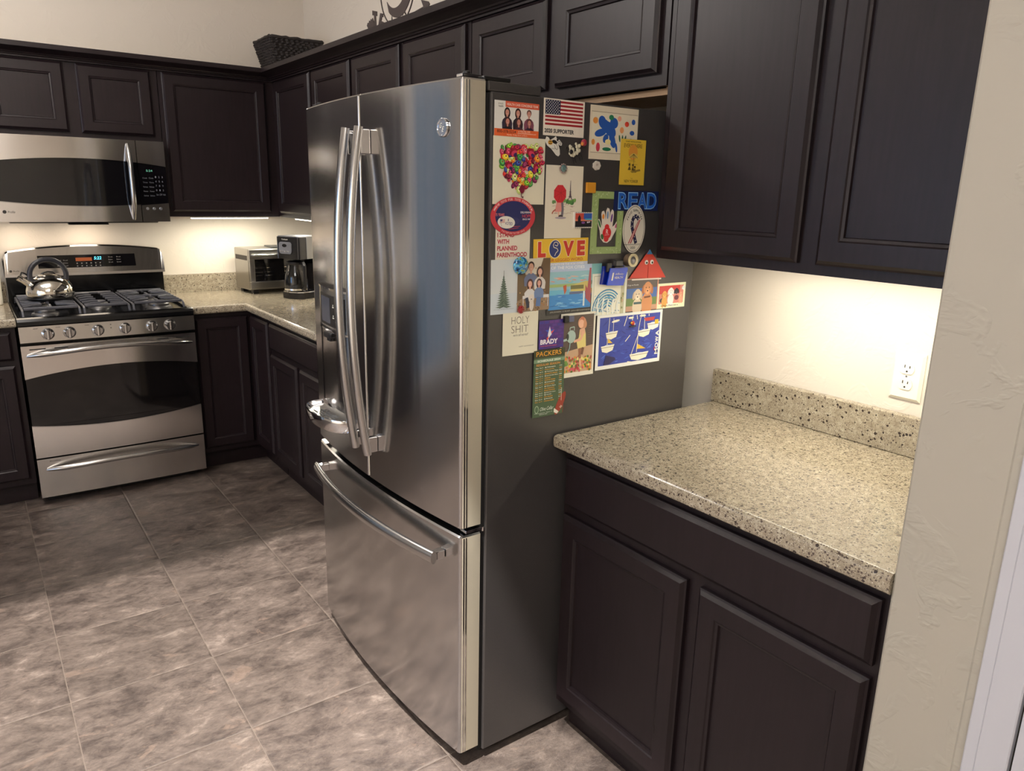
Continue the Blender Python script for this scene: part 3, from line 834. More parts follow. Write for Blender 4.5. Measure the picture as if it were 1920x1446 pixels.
# ------------------------------------------------------------------ kettle
def kettle():
    t = thing('tea_kettle', 'shiny stainless whistling kettle with dark arched handle on the range', 'kettle', (-1.516, -.345, .9592), math.radians(8), local=True)
    ks = plain('polished_kettle_steel', (0.78, 0.74, 0.66, 1), 0.09, 1.0); gr = plain('grey_handle_rubber', rgb(40, 40, 46), .4)
    b = MB(); b.lathe([(.094, .006), (.101, .012), (.106, .030), (.105, .048), (.098, .070), (.084, .090), (.066, .104), (.052, .110)], (0, 0, 0), ks, 48); b.build('body', ks, t)
    b = MB(); b.lathe([(.088, 0), (.098, .001), (.103, .008), (.103, .014), (.098, .0145)], (0, 0, 0), M['black'], 40); b.build('base_ring', M['black'], t)
    b = MB(); b.lathe([(.052, .1075), (.054, .112), (.046, .118)], (0, 0, 0), M['black'], 32); b.lathe([(.045, .1182), (.030, .124), (.004, .126)], (0, 0, 0), ks, 32)
    b.tube([(-.030, 0, .120), (-.022, 0, .131), (0, 0, .135), (.022, 0, .131), (.030, 0, .120)], .0045, M['black'], 8)
    b.build('lid', M['black'], t)
    b = MB(); pts = []
    for k in range(19):
        a = math.radians(lerp(200, -20, k/18)); pts.append((.080*math.cos(a), 0, .118+.078*math.sin(a)))
    b.tube(pts, .0125, gr, 12, ry=.010, upv=(0, 1, 0)); b.build('handle', gr, t)
    b = MB(); b.tube([(-.082, 0, .078), (-.098, 0, .090), (-.116, 0, .104)], [.019, .016, .014], ks, 16, upv=(0, 1, 0)); sp_ = b.build('spout', ks, t)
    b = MB(); b.tube([(-.1165, 0, .1045), (-.130, 0, .115)], [.0155, .0150], ks, 16, upv=(0, 1, 0)); b.tube([(-.118, 0, .123), (-.112, 0, .138), (-.100, 0, .132), (-.085, 0, .118)], .004, M['black'], 8, upv=(0, 1, 0))
    b.build('whistle_cap', ks, t)
kettle()

# ------------------------------------------------------------------ microwave
def microwave():
    xl, xr, xs_ = -1.694, -.934, -1.069; z0, z1 = 1.339, 1.741; xm = (xl+xs_)/2
    t = thing('microwave_oven', 'over-the-range stainless microwave with curved black window', 'microwave', ((xl+xr)/2, -.2, z0))
    MB().box((xl+.004, -.004, z0+.006), (xr-.004, -.3745, z1-.001), M['black'], .003).build('body', M['black'], t)
    b = MB(); b.prism([(-.06, 1.3305), (-.33, 1.3305), (-.36, 1.3445), (-.04, 1.3445)], lambda u, v, d: (d, u, v), xl+.05, xr-.05, M['black'])
    b.box((-1.40, -.30, 1.3225), (-1.22, -.345, 1.330), M['black'], .002); b.build('underside_grille', M['black'], t)
    sx = M['steel_x']; H = (xr-xl)/2; X0 = (xl+xr)/2; s = lambda x: (x-X0)/H
    yf = lambda x: -.392-.016*(1-s(x)**2)
    up_ = lambda x: 1.617+.027*(1-s(x)**2); lo_ = lambda x: 1.434-.021*(1-s(x)**2)
    dx = lins(xl, xs_-.0015, 22); cx = lins(xs_+.0015, xr, 8)
    b = MB(); strip(b, dx, lambda x: lo_(x)-.004, lambda x: up_(x)+.004, lambda x: yf(x)+.006, .0115, M['blackglass']); door = b.build('door', M['blackglass'], t)
    b = MB(); strip(b, dx, up_, lambda x: z1, yf, .016, sx); b.build('upper_band', sx, door)
    b = MB(); strip(b, dx, lambda x: z0, lo_, yf, .016, sx); b.build('lower_band', sx, door)
    b = MB(); strip(b, dx, lo_, lambda x: lo_(x)+.004, lambda x: yf(x)-.001, .016, M['steel_h']); b.build('band_edge', M['steel_h'], door)
    b = MB(); strip(b, cx, lambda x: z0, lo_, yf, .016, sx)
    b.build('control_frame', sx, t)
    b = MB(); strip(b, cx, up_, lambda x: z1, yf, .016, sx); b.build('control_frame', sx, t)
    b = MB(); strip(b, cx, lambda x: lo_(x)+.0005, lambda x: up_(x)-.0005, lambda x: yf(x)+.004, .0115, M['blackglass']); kp = b.build('keypad', M['blackglass'], t)
    gt = plain('keypad_marking', rgb(110, 112, 120), .5); gg = plain('green_clock', (0, 0, 0, 1), .4, emit=(.25, .75, .5, 1), es=.5)
    fn = lambda u, v, d: (u, yf(u)+.0035-d, v)
    b = MB()
    for r in range(5):
        for c in range(2): put_text(b, ('Cook', 'Time', 'Reheat', 'Power', 'Defrost')[r], fn, -1.050+.030*c, 1.555-.022*r, .022, .007, 0, gt)
        for c in range(3): put_text(b, str((r*3+c+1) % 10) if r < 4 else ('Start', 'Off', 'Hold')[c], fn, -.990+.016*c, 1.560-.022*r, .006 if r < 4 else .012, .009, 0, gt)
    b.build('marking', gt, kp)
    b = MB(); put_text(b, '5:24', fn, -1.030, 1.590, .030, .010, 0, gg); b.build('clock_digits', gg, kp)
    for k in range(3):
        x = -1.040+.032*k; z = 1.405
        b = MB(); b.loft([[(x+r*math.cos(2*PI*j/18), yf(x)-d, z+r*math.sin(2*PI*j/18)) for j in range(18)] for r, d in ((.0075, -.001), (.0075, .002), (.0055, .0035))], M['silver'], True, True, True)
        b.build('button', M['silver'], t)
    b = MB(); pts = []
    for k in range(21):
        q = k/20; e = 1-abs(2*q-1)**3; pts.append((-1.108, yf(-1.108)-.004-.038*e, lerp(1.352, 1.722, q)))
    b.tube(pts, [.007+.006*min(1, 2.2*(1-abs(2*k/20-1))) for k in range(21)], M['steel_h'], 14, upv=(1, 0, 0)); b.build('handle', M['steel_h'], door)
    b = MB(); fn2 = lambda u, v, d: (u, yf(u)-.0006-d, v)
    b.prism([(-1.662+.008*math.cos(2*PI*k/16), 1.386+.008*math.sin(2*PI*k/16)) for k in range(16)], fn2, 0, .0006, M['slot'])
    put_text(b, 'Profile', fn2, -1.650, 1.380, .030, .011, .0005, M['slot'], 0, .35); b.build('marking', M['slot'], door)
    for x in (-1.62, -1.30):
        l = bpy.data.lights.new('hood_lamp', 'AREA'); l.size = .14; l.energy = 0.55; l.color = (1, .84, .66)
        o = bpy.data.objects.new('hood_lamp', l); COL.objects.link(o); o.location = (x, -.16, 1.328)
microwave()

# ------------------------------------------------------------------ toaster oven
def toaster():
    t = thing('toaster_oven', 'stainless toaster oven in the counter corner behind the coffee maker', 'toaster oven', (-.505, -.290, .9142), math.radians(6), local=True)
    w, d, h = .365, .215, .262; sx = plain('toaster_steel', (.40, .385, .36, 1), .28, 1.0)
    b = MB(); b.box((0, .012, .022), (w, d, h), sx, .006); b.build('body', sx, t)
    for x in (.02, w-.05):
        for y in (.0155, d-.05): MB().box((x, y, 0), (x+.035, y+.035, .0216), M['black'], .004).build('foot', M['black'], t)
    b = MB(); b.prism([(.03, .195), (d-.02, .195), (d-.02, .222), (.03, .222)], lambda u, v, q: (q, u, v), -.0008, -.0001, M['slot'])
    b.build('side_vent', M['slot'], t)
    # front frame and glass door
    b = MB(); o_, i_ = [(0, .030), (w, .030), (w, h-.002), (0, h-.002)], [(.035, .075), (w-.09, .075), (w-.09, h-.062), (.035, h-.062)]
    for a, c in (((0, .030), (w, .072)), ((0, h-.060), (w, h-.003)), ((0, .0722), (.030, h-.0602)), ((w-.09, .0722), (w, h-.0602))):
        b.box((a[0], -.006, a[1]), (c[0], .0118, c[1]), sx, .003)
    b.build('front_frame', sx, t)
    dr = MB().box((.0305, .002, .0725), (w-.0905, .0116, h-.0605), M['glassdark']).build('door', M['glassdark'], t)
    b = MB()
    for z in (.105, .125, .15): b.box((.036, -.0005, z), (w-.096, .0015, z+.003), M['chrome'])
    b.build('rack', M['chrome'], t)
    b = MB(); b.tube([(.015, -.006, h-.035), (.018, -.03, h-.035), (w-.10, -.03, h-.035), (w-.097, -.006, h-.035)], .007, M['steel_h'], 12); b.build('handle', M['steel_h'], dr)
    for z in (.10, .15, .20):
        b = MB(); x = w-.045; b.loft([[(x+r*math.cos(2*PI*j/20), -.0065-q, z+r*math.sin(2*PI*j/20)) for j in range(20)] for r, q in ((.015, 0), (.014, .012), (.012, .014))], M['silver'], True, True, True); b.build('knob', M['silver'], t)
    c, s_ = math.cos(math.radians(6)), math.sin(math.radians(6))
    b = MB(); b.box((-.345, -.215, 1.1768), (-.17, -.075, 1.183), M['slot'], .002); 
    tag(b.build('baking_tray', plain('dark_grey_tray', rgb(74, 76, 76), .35, .5)), 'flat dark grey tray lying on top of the toaster oven', 'tray')
    bpy.data.objects['baking_tray'].data.materials.clear(); bpy.data.objects['baking_tray'].data.materials.append(bpy.data.materials['dark_grey_tray'])
toaster()

# ------------------------------------------------------------------ coffee maker
def coffee():
    t = thing('coffee_maker', 'black and silver drip coffee maker beside the refrigerator door', 'coffee maker', (-.409, -.485, .9142), math.radians(-63.4), local=True)
    w, d = .168, .215; bk = plain('glossy_black_plastic', rgb(17, 16, 18), .12); sv = plain('brushed_silver_side', (.24, .24, .25, 1), .28, 1.0)
    def rr(x0, y0, x1, y1, r=.02, n=5):
        P = []
        for cx, cy, a0 in ((x1-r, y0+r, -90), (x1-r, y1-r, 0), (x0+r, y1-r, 90), (x0+r, y0+r, 180)):
            for k in range(n+1): a = math.radians(a0+90*k/n); P.append((cx+r*math.cos(a), cy+r*math.sin(a)))
        return P
    L = lambda u, v, q: (u, v, q)
    b = MB(); P = [(.0, .07), (.004, .03), (.03, .006), (w/2, -.006), (w-.03, .006), (w-.004, .03), (w, .07), (w, d), (0, d)]
    b.prism(P, L, 0, .034, bk); b.prism([(x*.96+w*.02, y*.96+.004) for x, y in P], L, .0341, .040, M['chrome']); b.build('base', bk, t)
    b = MB(); b.prism(rr(.0, .125, w, d, .012), L, .0405, .222, bk); b.build('water_tank', bk, t)
    b = MB(); b.prism(rr(.0, .0, w, .124, .014), L, .224, .345, bk, capm=bk); b.prism(rr(0, .1245, w, d, .012), L, .224, .345, bk); hd = b.build('brew_head', bk, t)
    b = MB(); b.box((w+.0003, .060, .224), (w+.003, d-.004, .344), sv, .001); b.box((w+.0003, .130, .0405), (w+.003, d-.004, .2235), sv, .001); b.build('side_panel', sv, t)
    b = MB(); b.box((w+.0032, d-.030, .120), (w+.0045, d-.020, .300), plain('pale_water_window', rgb(180, 205, 205), .2)); b.mats = [plain('pale_window', rgb(185, 208, 206), .2)]; b.build('water_window', None, t)
    b = MB(); b.prism(rr(.004, .004, w-.004, d-.004, .014), L, .3452, .350, M['silver']); b.build('lid', M['silver'], t)
    b = MB(); pp = rr(.026, .252, .118, .318, .016); b.prism(pp, lambda u, v, q: (u, -q, v), .0003, .005, M['silver'])
    b.prism([(.068+.016*math.cos(2*PI*k/20), .298+.009*math.sin(2*PI*k/20)) for k in range(20)], lambda u, v, q: (u, -q, v), .005, .007, bk)
    for k in range(5): b.prism([(.040+.014*k+.004*math.cos(2*PI*j/10), .266+.004*math.sin(2*PI*j/10)) for j in range(10)], lambda u, v, q: (u, -q, v), .005, .0075, M['chrome'])
    b.build('control_panel', M['silver'], hd)
    b = MB(); put_text(b, 'Cuisinart', lambda u, v, q: (u, -q, v), .045, .328, .045, .008, .0006, M['white']); b.build('marking', M['white'], hd)
    # carafe
    cx, cy = w/2+.004, .052
    gl = plain('carafe_glass', rgb(40, 40, 44), .03, coat=.5)
    b = MB(); b.lathe([(.060, 0), (.066, .012), (.067, .05), (.062, .09), (.052, .125), (.046, .15)], (cx, cy, .0405), M['glass'], 36, cap=False)
    b.lathe([(.058, .003), (.0635, .014), (.0645, .05), (.060, .088), (.050, .124), (.045, .149)], (cx, cy, .0405), M['glass'], 36, cap=False)
    b.mats = [plain('dark_carafe_glass', (0.35, 0.35, 0.37, 1), .02, trans=1.0, ior=1.45)]; cf = b.build('carafe', None, t)
    b = MB(); b.lathe([(.047, .1502), (.050, .155), (.050, .165), (.030, .172)], (cx, cy, .0405), M['black'], 30); b.build('carafe_lid', M['black'], cf)
    b = MB(); b.lathe([(.0685, .008), (.0690, .018)], (cx, cy, .0405), M['chrome'], 36, cap=False); b.build('carafe_band', M['chrome'], cf)
    b = MB(); b.bar([(cx+.045, cy-.01, .202), (cx+.085, cy-.025, .202), (cx+.096, cy-.03, .190), (cx+.096, cy-.03, .075), (cx+.088, cy-.027, .058), (cx+.068, cy-.015, .054)], .018, .016, M['black'], (0, 1, 0))
    b.build('carafe_handle', M['black'], cf)
coffee()

# ------------------------------------------------------------------ outlet
def outlet():
    t = thing('wall_outlet', 'ivory double power outlet on the wall above the right worktop', 'outlet', (-.001, -3.862, 1.049))
    y0, y1, z0, z1 = -3.901, -3.823, 1.048, 1.168
    b = MB()
    rings = []
    for ins, x in ((0, -.0008), (0, -.0022), (.007, -.0072)):
        rings.append([(x, y0+ins, z0+ins), (x, y1-ins, z0+ins), (x, y1-ins, z1-ins), (x, y0+ins, z1-ins)])
    b.loft(rings, M['ivory'], False, True, True); b.build('cover_plate', M['ivory'], t)
    for zc in (1.128, 1.089):
        b = MB(); P = []
        for k in range(28):
            a = 2*PI*k/28; P.append((.0172*math.cos(a), max(-.0135, min(.0135, .0172*math.sin(a)))))
        b.prism(P, lambda u, v, d: (-.0072-d, -3.862-u, zc+v), .0, .0022, M['white'])
        r = b.build('receptacle', M['white'], t)
        c = MB()
        for u, hh in ((-.0062, .0075), (.0062, .0062)): c.box((-.0095, -3.862-u-.0011, zc+.0015), (-.0099, -3.862-u+.0011, zc+.0015+hh), M['slot'])
        c.prism([(.0024*math.cos(2*PI*k/12), -.0070+.0024*math.sin(2*PI*k/12)) for k in range(12)], lambda u, v, d: (-.0095-d, -3.862-u, zc+v), 0, .0004, M['slot'])
        c.build('socket_slot', M['slot'], r)
    b = MB(); b.prism([(.0025*math.cos(2*PI*k/12), .0025*math.sin(2*PI*k/12)) for k in range(12)], lambda u, v, d: (-.0072-d, -3.862-u, 1.1085+v), 0, .001, M['silver']); b.build('screw', M['silver'], t)
outlet()

# ------------------------------------------------------------------ things on the cabinets and at the far left
def basket():
    t = thing('wicker_basket', 'dark woven basket standing on the corner wall cabinets', 'basket', (-.21, -.28, UT))
    z0, z1 = UT+.0005, 2.318
    n = 22
    b = MB()
    def ring(q, out=0.0):
        z = lerp(z0, z1, q); s = lerp(.70, 1.0, q)+out
        hx, hy = .150*s, .148*s; P = []
        r = .02
        for cx, cy, a0 in ((hx-r, -hy+r, -90), (hx-r, hy-r, 0), (-hx+r, hy-r, 90), (-hx+r, -hy+r, 180)):
            for k in range(4): a = math.radians(a0+30*k); P.append((-.205+cx+r*math.cos(a), -.278+cy+r*math.sin(a), z))
        return P
    # woven courses: each one a wavy strand around the body
    for c in range(15):
        q = (c+.5)/15.5; base = ring(q)
        pts = []
        for i in range(len(base)):
            a, d = Vector(base[i]), Vector(base[(i+1) % len(base)])
            m = max(1, int((d-a).length/.014))
            for j in range(m): pts.append(a.lerp(d, j/m))
        cen = Vector((-.205, -.278, 0)); out = []
        for i, p in enumerate(pts):
            nrm = Vector((p.x-cen.x, p.y-cen.y, 0)).normalized()
            out.append(p+nrm*(.004*(1 if (i+c) % 2 else -1))+Vector((0, 0, random.uniform(-.0015, .0015))))
        b.tube(out, .0068, M['wicker'], 6, True)
    b.loft([ring(0, -.04), ring(.97, -.05)], M['wicker'], False, True, False)
    R = [b.bm.verts.new(p) for p in ring(0, -.04)]; b.face(R, M['wicker'])
    b.build('woven_body', M['wicker'], t)
    b = MB(); rr = ring(1.0)
    pts = []
    for i in range(len(rr)):
        a, d = Vector(rr[i]), Vector(rr[(i+1) % len(rr)]); m = max(1, int((d-a).length/.02))
        for j in range(m): pts.append(a.lerp(d, j/m)+Vector((0, 0, random.uniform(-.003, .003))))
    b.tube(pts, .0085, M['wicker'], 8, True); b.build('rim', M['wicker'], t)
basket()
def decor():
    m = plain('dark_cut_metal', rgb(62, 52, 50), .5, .3)
    t = thing('metal_sign', 'dark cut-metal sign with crescent moon, star, arrow and letters on the cabinets', 'sign', (-.36, -1.90, UT))
    fn = lambda u, v, d: (-.3600+d, u, v)
    zb = 2.1505
    b = MB(); b.prism([(-1.63, zb), (-2.15, zb), (-2.15, zb+.006), (-1.63, zb+.006)], fn, -.006, .03, m)
    # arrow: fletching and shaft and head
    b.prism([(-1.625, 2.186), (-1.634, 2.196), (-1.641, 2.190), (-1.648, 2.202), (-1.656, 2.195), (-1.663, 2.206), (-1.671, 2.198), (-1.678, 2.207), (-1.690, 2.19), (-1.72, 2.150), (-1.655, 2.150)], fn, 0, .003, m)
    b.prism([(-1.94, 2.160), (-2.105, 2.176), (-2.105, 2.180), (-1.94, 2.164)], fn, 0, .003, m)
    b.prism([(-2.085, 2.205), (-2.139, 2.190), (-2.148, 2.180), (-2.126, 2.156), (-2.126, 2.1505), (-2.104, 2.1505), (-2.104, 2.176)], fn, 0, .003, m)
    b.build('arrow', m, t)
    b = MB()   # letters I and K
    b.prism([(-1.694, 2.15), (-1.694, 2.214), (-1.679, 2.217), (-1.679, 2.235), (-1.720, 2.225), (-1.720, 2.208), (-1.709, 2.209), (-1.712, 2.15)], fn, 0, .003, m)
    b.prism([(-1.722, 2.150), (-1.750, 2.214), (-1.774, 2.208), (-1.774, 2.195), (-1.764, 2.197), (-1.757, 2.184), (-1.80, 2.168), (-1.82, 2.151), (-1.79, 2.151), (-1.770, 2.170), (-1.757, 2.168), (-1.756, 2.151)], fn, 0, .003, m)
    b.build('letters', m, t)
    b = MB()   # crescent and star
    cx, cz = -1.905, 2.292
    O = [(cx+.116*math.cos(a), cz-.014+.116*math.sin(a)) for a in [math.radians(lerp(120, 330, k/30)) for k in range(31)]]
    O = [(cx-.118*math.cos(a), cz+.118*math.sin(a)) for a in [math.radians(lerp(110, 312, k/32)) for k in range(33)]]
    I = [(cx-.022-.098*math.cos(a), cz+.018+.098*math.sin(a)) for a in [math.radians(lerp(318, 112, k/32)) for k in range(33)]]
    # the moon opens towards the near side
    b.prism([(2*cx-u, v) for u, v in O+I], fn, 0, .003, m)
    st = []
    for k in range(10):
        r = .022 if k % 2 == 0 else .009; a = PI/2+k*PI/5; st.append((-1.950+r*math.cos(a), 2.193+r*math.sin(a)))
    b.prism(st, fn, .0002, .0028, m); b.build('moon_and_star', m, t)
    b = MB(); b.tube([(-.3585, -1.897+.142*math.cos(2*PI*k/60), 2.288+.142*math.sin(2*PI*k/60)) for k in range(60)], .0025, m, 6, True, upv=(1, 0, 0)); b.build('ring', m, t)
    b = MB()
    for u, h in ((-1.825, .025), (-1.85, .036), (-1.868, .022), (-1.965, .030)): b.prism([(u+.010, zb), (u, zb+h), (u-.010, zb)], fn, .0001, .0029, m)
    b.build('trees', m, t)
decor()
t = thing('utensil_crock', 'white crock with dark utensils at the far left edge by the range', 'crock', (-1.762, -.12, .9145))
b = MB(); b.lathe([(.046, 0), (.050, .004), (.052, .14), (.050, .145), (.046, .14), (.044, .01)], (-1.762, -.12, .9145), M['white'], 32); b.build('pot', M['white'], t)
for dx, dy, h in ((-.01, 0, .26), (.018, .01, .24), (.0, -.02, .22)):
    b = MB(); b.tube([(-1.762, -.12, .93), (-1.762+dx*1.5, -.12+dy*1.5, .93+h*.7)], .005, M['black'], 8); b.lathe([(.006, 0), (.02, .02), (.02, .05), (.006, .06)], (-1.762+dx*1.6, -.12+dy*1.6, .92+h*.7), M['black'], 14, sy=.4)
    b.build('utensil', M['black'], t)

# ------------------------------------------------------------------ papers and magnets on the refrigerator side (plane y = -3.286)
YS = -3.2862
class Card:
    def __init__(s, x0, z1, w, h, off, rot=0.0, base=(232, 226, 208), th=0.0003, shape=None, bend=0.0):
        s.x0, s.z1, s.w, s.h, s.off, s.rot, s.bend = x0, z1, w, h, off*0.001, math.radians(rot), bend
        s.mb = MB(); s.d = 0.0; s.th = th
        m = pr(*base)
        if shape is None: shape = [(0, 0), (.25, 0), (.5, 0), (.75, 0), (1, 0), (1, .5), (1, 1), (.75, 1), (.5, 1), (.25, 1), (0, 1), (0, .5)] if not bend else None
        if shape is None:
            us = [0, .2, .4, .6, .8, 1]
            for a, b_ in zip(us, us[1:]):
                s.mb.prism([(a, 0), (b_, 0), (b_, 1), (a, 1)], s.P, -th, 0, m)
        else: s.mb.prism(shape, s.P, -th, 0, m)
    def P(s, u, v, d):
        x, z = (u-.5)*s.w, (.5-v)*s.h
        c, q = math.cos(s.rot), math.sin(s.rot)
        b = s.bend*max(0.0, u-.4)**2
        return (s.x0+s.w/2+c*x-q*z, YS-s.off-s.th-d-b, s.z1-s.h/2+q*x+c*z)
    def nx(s): s.d += 0.000008; return s.d
    def poly(s, pts, col):
        d = s.nx(); s.mb.face([s.mb.bm.verts.new(s.P(u, v, d)) for u, v in pts], pr(*col)); return s
    def rect(s, u0, v0, u1, v1, col): return s.poly([(u0, v0), (u1, v0), (u1, v1), (u0, v1)], col)
    def ell(s, cu, cv, ru, rv, col, rot=0, n=20, a0=0, a1=360):
        k = s.w/s.h; t = math.radians(rot); P = []
        m = n if a1-a0 >= 360 else n+1
        for i in range(m):
            a = math.radians(a0+(a1-a0)*i/n); x, y = ru*math.cos(a), rv/k*math.sin(a)
            P.append((cu+x*math.cos(t)-y*math.sin(t), cv+(x*math.sin(t)+y*math.cos(t))*k))
        return s.poly(P, col)
    def line(s, pts, wd, col):
        k = s.w/s.h
        for (a, b), (c, e) in zip(pts, pts[1:]):
            dx, dy = c-a, (e-b)/k; L = math.hypot(dx, dy) or 1; nx_, ny = -dy/L*wd/2, dx/L*wd/2
            s.poly([(a+nx_, b+ny*k), (c+nx_, e+ny*k), (c-nx_, e-ny*k), (a-nx_, b-ny*k)], col)
        return s
    def text(s, t, u0, v0, w, h, col, bold=0.0, shear=0.0):
        d = s.nx(); put_text(s.mb, t, lambda u, v, q: s.P(u, 2*v0+h-v, q), u0, v0, w, h, d, pr(*col), bold, shear); return s
    def star(s, cu, cv, r, col, rot=-90, ri=.42):
        k = s.w/s.h
        return s.poly([(cu+(r if i % 2 == 0 else r*ri)*math.cos(math.radians(rot+36*i)), cv+(r if i % 2 == 0 else r*ri)*k*math.sin(math.radians(rot+36*i))) for i in range(10)], col)
    def person(s, cu, top, w, h, hair, skin, body, long=False):
        k = s.w/s.h; r = w*.22
        if long: s.ell(cu, top+r*1.6*k, r*1.35, r*1.9*k, hair)
        s.poly([(cu-w*.18, top+r*3.0*k), (cu+w*.18, top+r*3.0*k), (cu+w*.42, top+r*3.9*k), (cu+w*.5, top+h*.7), (cu+w*.46, top+h), (cu-w*.46, top+h), (cu-w*.5, top+h*.7), (cu-w*.42, top+r*3.9*k)], body)
        s.rect(cu-w*.07, top+r*2.1*k, cu+w*.07, top+r*3.2*k, skin)
        s.ell(cu, top+r*1.05*k, r*1.08, r*1.15*k, hair); s.ell(cu, top+r*1.45*k, r*.82, r*1.05*k, skin)
        s.line([(cu-r*.22, top+r*1.9*k), (cu+r*.22, top+r*1.9*k)], r*.12, (236, 220, 214))
        return s
    def done(s, name, label, cat, group=None):
        o = s.mb.build(name, None); return tag(o, label, cat, group)
CG = 'papers held on the refrigerator side'
R = random.Random(3)
RED, NAVY = (166, 38, 42), (30, 34, 84)
# health plan card
c = Card(-.849, 1.722, .125, .075, 0, base=(228, 226, 218))
c.rect(.24, .0, 1, .17, (214, 92, 62)); c.text('HEALTH CARE CONCIERGE TEAM', .27, .05, .70, .07, (240, 226, 214), .012)
c.text('network', .08, .05, .11, .06, (110, 110, 96)); c.text('health', .09, .125, .10, .06, (60, 66, 60), .01)
for cu, b_, hr in ((.28, (52, 46, 64), (46, 32, 30)), (.52, (34, 28, 36), (60, 36, 30)), (.77, (126, 70, 88), (90, 60, 50))): c.person(cu, .20, .23, .60, hr, (198, 140, 122), b_, cu < .7)
for cu, b_ in ((.29, (26, 22, 30)), (.54, (66, 42, 56)), (.78, (56, 40, 56))): c.person(cu, .46, .22, .36, (72, 44, 42), (190, 128, 112), b_, cu < .7)
c.rect(0, .79, 1, 1, (222, 100, 50)); c.text('800-378-5234', .06, .82, .42, .085, (70, 34, 24), .01)
c.text('or 920-720-1209', .53, .81, .27, .05, (245, 225, 205)); c.text('networkhealthmedicare.com', .52, .865, .42, .045, (245, 225, 205))
c.text('Monday - Friday, 8 a.m. to 8 p.m.', .28, .93, .46, .05, (245, 225, 205))
c.done('health_card', 'white and orange health team card with six people, top left', 'card', CG)
# flag card
c = Card(-.711, 1.738, .125, .082, 0.3, base=(236, 226, 210))
for k in range(7):
    v = .045+.102*k; u0 = .40 if k < 4 else .04
    c.rect(u0, v, .96, v+.056, (158, 34, 42))
c.rect(.04, .03, .40, .42, (34, 38, 66))
for r in range(9):
    for q in range(6 if r % 2 == 0 else 5): c.ell(.07+.059*q+(.029 if r % 2 else 0), .055+.042*r, .0105, .0155, (232, 228, 220), n=6)
c.text('2020 SUPPORTER', .03, .81, .72, .115, (34, 34, 44), .03)
c.done('flag_card', 'striped flag card reading 2020 SUPPORTER', 'card', CG)
# art card: plain generic shapes in the same colours
c = Card(-.567, 1.735, .163, .126, 0.2, base=(226, 214, 190))
c.rect(.04, .115, .985, .87, (232, 222, 198)); c.line([(.03, .115), (.99, .115)], .006, (120, 100, 74)); c.line([(.03, .872), (.99, .872)], .006, (120, 100, 74))
BL = (42, 88, 170)
c.ell(.40, .42, .155, .115, BL, 35); c.ell(.25, .30, .075, .12, BL, -25); c.ell(.49, .30, .085, .10, BL, 20); c.ell(.22, .50, .12, .07, BL, -14); c.ell(.33, .60, .05, .09, BL, 30); c.ell(.31, .36, .08, .12, BL, -35); c.ell(.47, .62, .06, .16, BL, -22); c.ell(.56, .76, .022, .09, BL, -12)
for a in ((.11, .28, .052, .06, (230, 150, 70)), (.43, .20, .05, .05, (40, 124, 84)), (.60, .21, .04, .05, (236, 168, 140)), (.76, .30, .045, .05, (214, 70, 50)), (.90, .25, .04, .052, BL), (.66, .42, .042, .06, (236, 160, 100)),
          (.08, .68, .035, .055, (230, 150, 70)), (.18, .77, .04, .085, (204, 66, 84)), (.36, .80, .09, .035, (40, 124, 84)), (.88, .46, .05, .045, BL), (.86, .62, .055, .05, (60, 90, 160)), (.38, .66, .06, .05, (240, 226, 160))): c.ell(*a)
for k in range(3): c.ell(.62+.06*k, .58, .016, .07, (44, 100, 72), -12+12*k)
c.done('folded_art_card', 'folded cream card printed with blue, orange and green blobs', 'card', CG)
# yellow magazine bookmark
c = Card(-.4635, 1.662, .089, .112, 4.0, 0, (226, 190, 64))
INK = (70, 52, 30)
c.text('THE BEST WRITING ANYWHERE,', .18, .035, .62, .035, INK, .02); c.text('EVERYWHERE', .13, .095, .72, .085, (96, 66, 30), .01)
c.ell(.50, .28, .18, .17, (222, 150, 60)); c.ell(.53, .40, .17, .10, (214, 186, 96), 0, 20, 180, 360)
for k in range(5): c.line([(.53, .315), (.38+.075*k, .40)], .012, INK)
c.line([(.53, .31), (.55, .60)], .012, INK)
for k in range(7): c.line([(.30+R.random()*.1, .45+.03*k), (.40+R.random()*.35, .455+.03*k)], .008, (120, 96, 40))
for u, v in ((.38, .55), (.52, .56), (.60, .60)): c.ell(u, v, .035, .03, INK); c.poly([(u-.06, v+.12), (u, v+.02), (u+.07, v+.12)], (90, 72, 34))
c.poly([(.42, .70), (.80, .64), (.84, .68), (.50, .73)], (150, 122, 50))
c.text('THE', .45, .845, .08, .02, INK); c.text('NEW YORKER', .20, .885, .56, .065, INK, .008)
c.done('yellow_bookmark', 'yellow magazine bookmark with beach umbrella drawing reading EVERYWHERE', 'bookmark', CG)
# heart card
c = Card(-.851, 1.647, .148, .149, 0.0, base=(230, 224, 200))
PAL = [(150, 26, 50), (206, 48, 44), (236, 130, 40), (240, 196, 50), (120, 170, 50), (60, 130, 60), (190, 60, 90), (110, 30, 70), (40, 60, 130), (230, 110, 120), (96, 22, 40), (196, 214, 120)]
def heart_in(x, y):
    x = (x-.545)/.36; y = (.47-y)/.36+.12
    return (x*x+y*y-1)**3-x*x*y**3*1.1 < 0
n = 0; pts_ = []
for k in range(60):
    pass
while n < 150:
    x, y = R.uniform(.15, .95), R.uniform(.12, .9)
    if heart_in(x, y) and all(math.hypot(x-a, y-b) > .030 for a, b in pts_):
        pts_.append((x, y)); n += 1
    elif R.random() < .01: n += 1
for x, y in pts_:
    col = R.choice(PAL); r = R.uniform(.038, .066); a = R.uniform(0, 180)
    c.ell(x, y, r, r*.72, col, a); c.ell(x+.01, y-.008, r*.62, r*.42, tuple(min(255, int(q*1.35+25)) for q in col), a); c.ell(x+.012, y-.012, r*.25, r*.2, tuple(int(q*.6) for q in R.choice(PAL)), a)
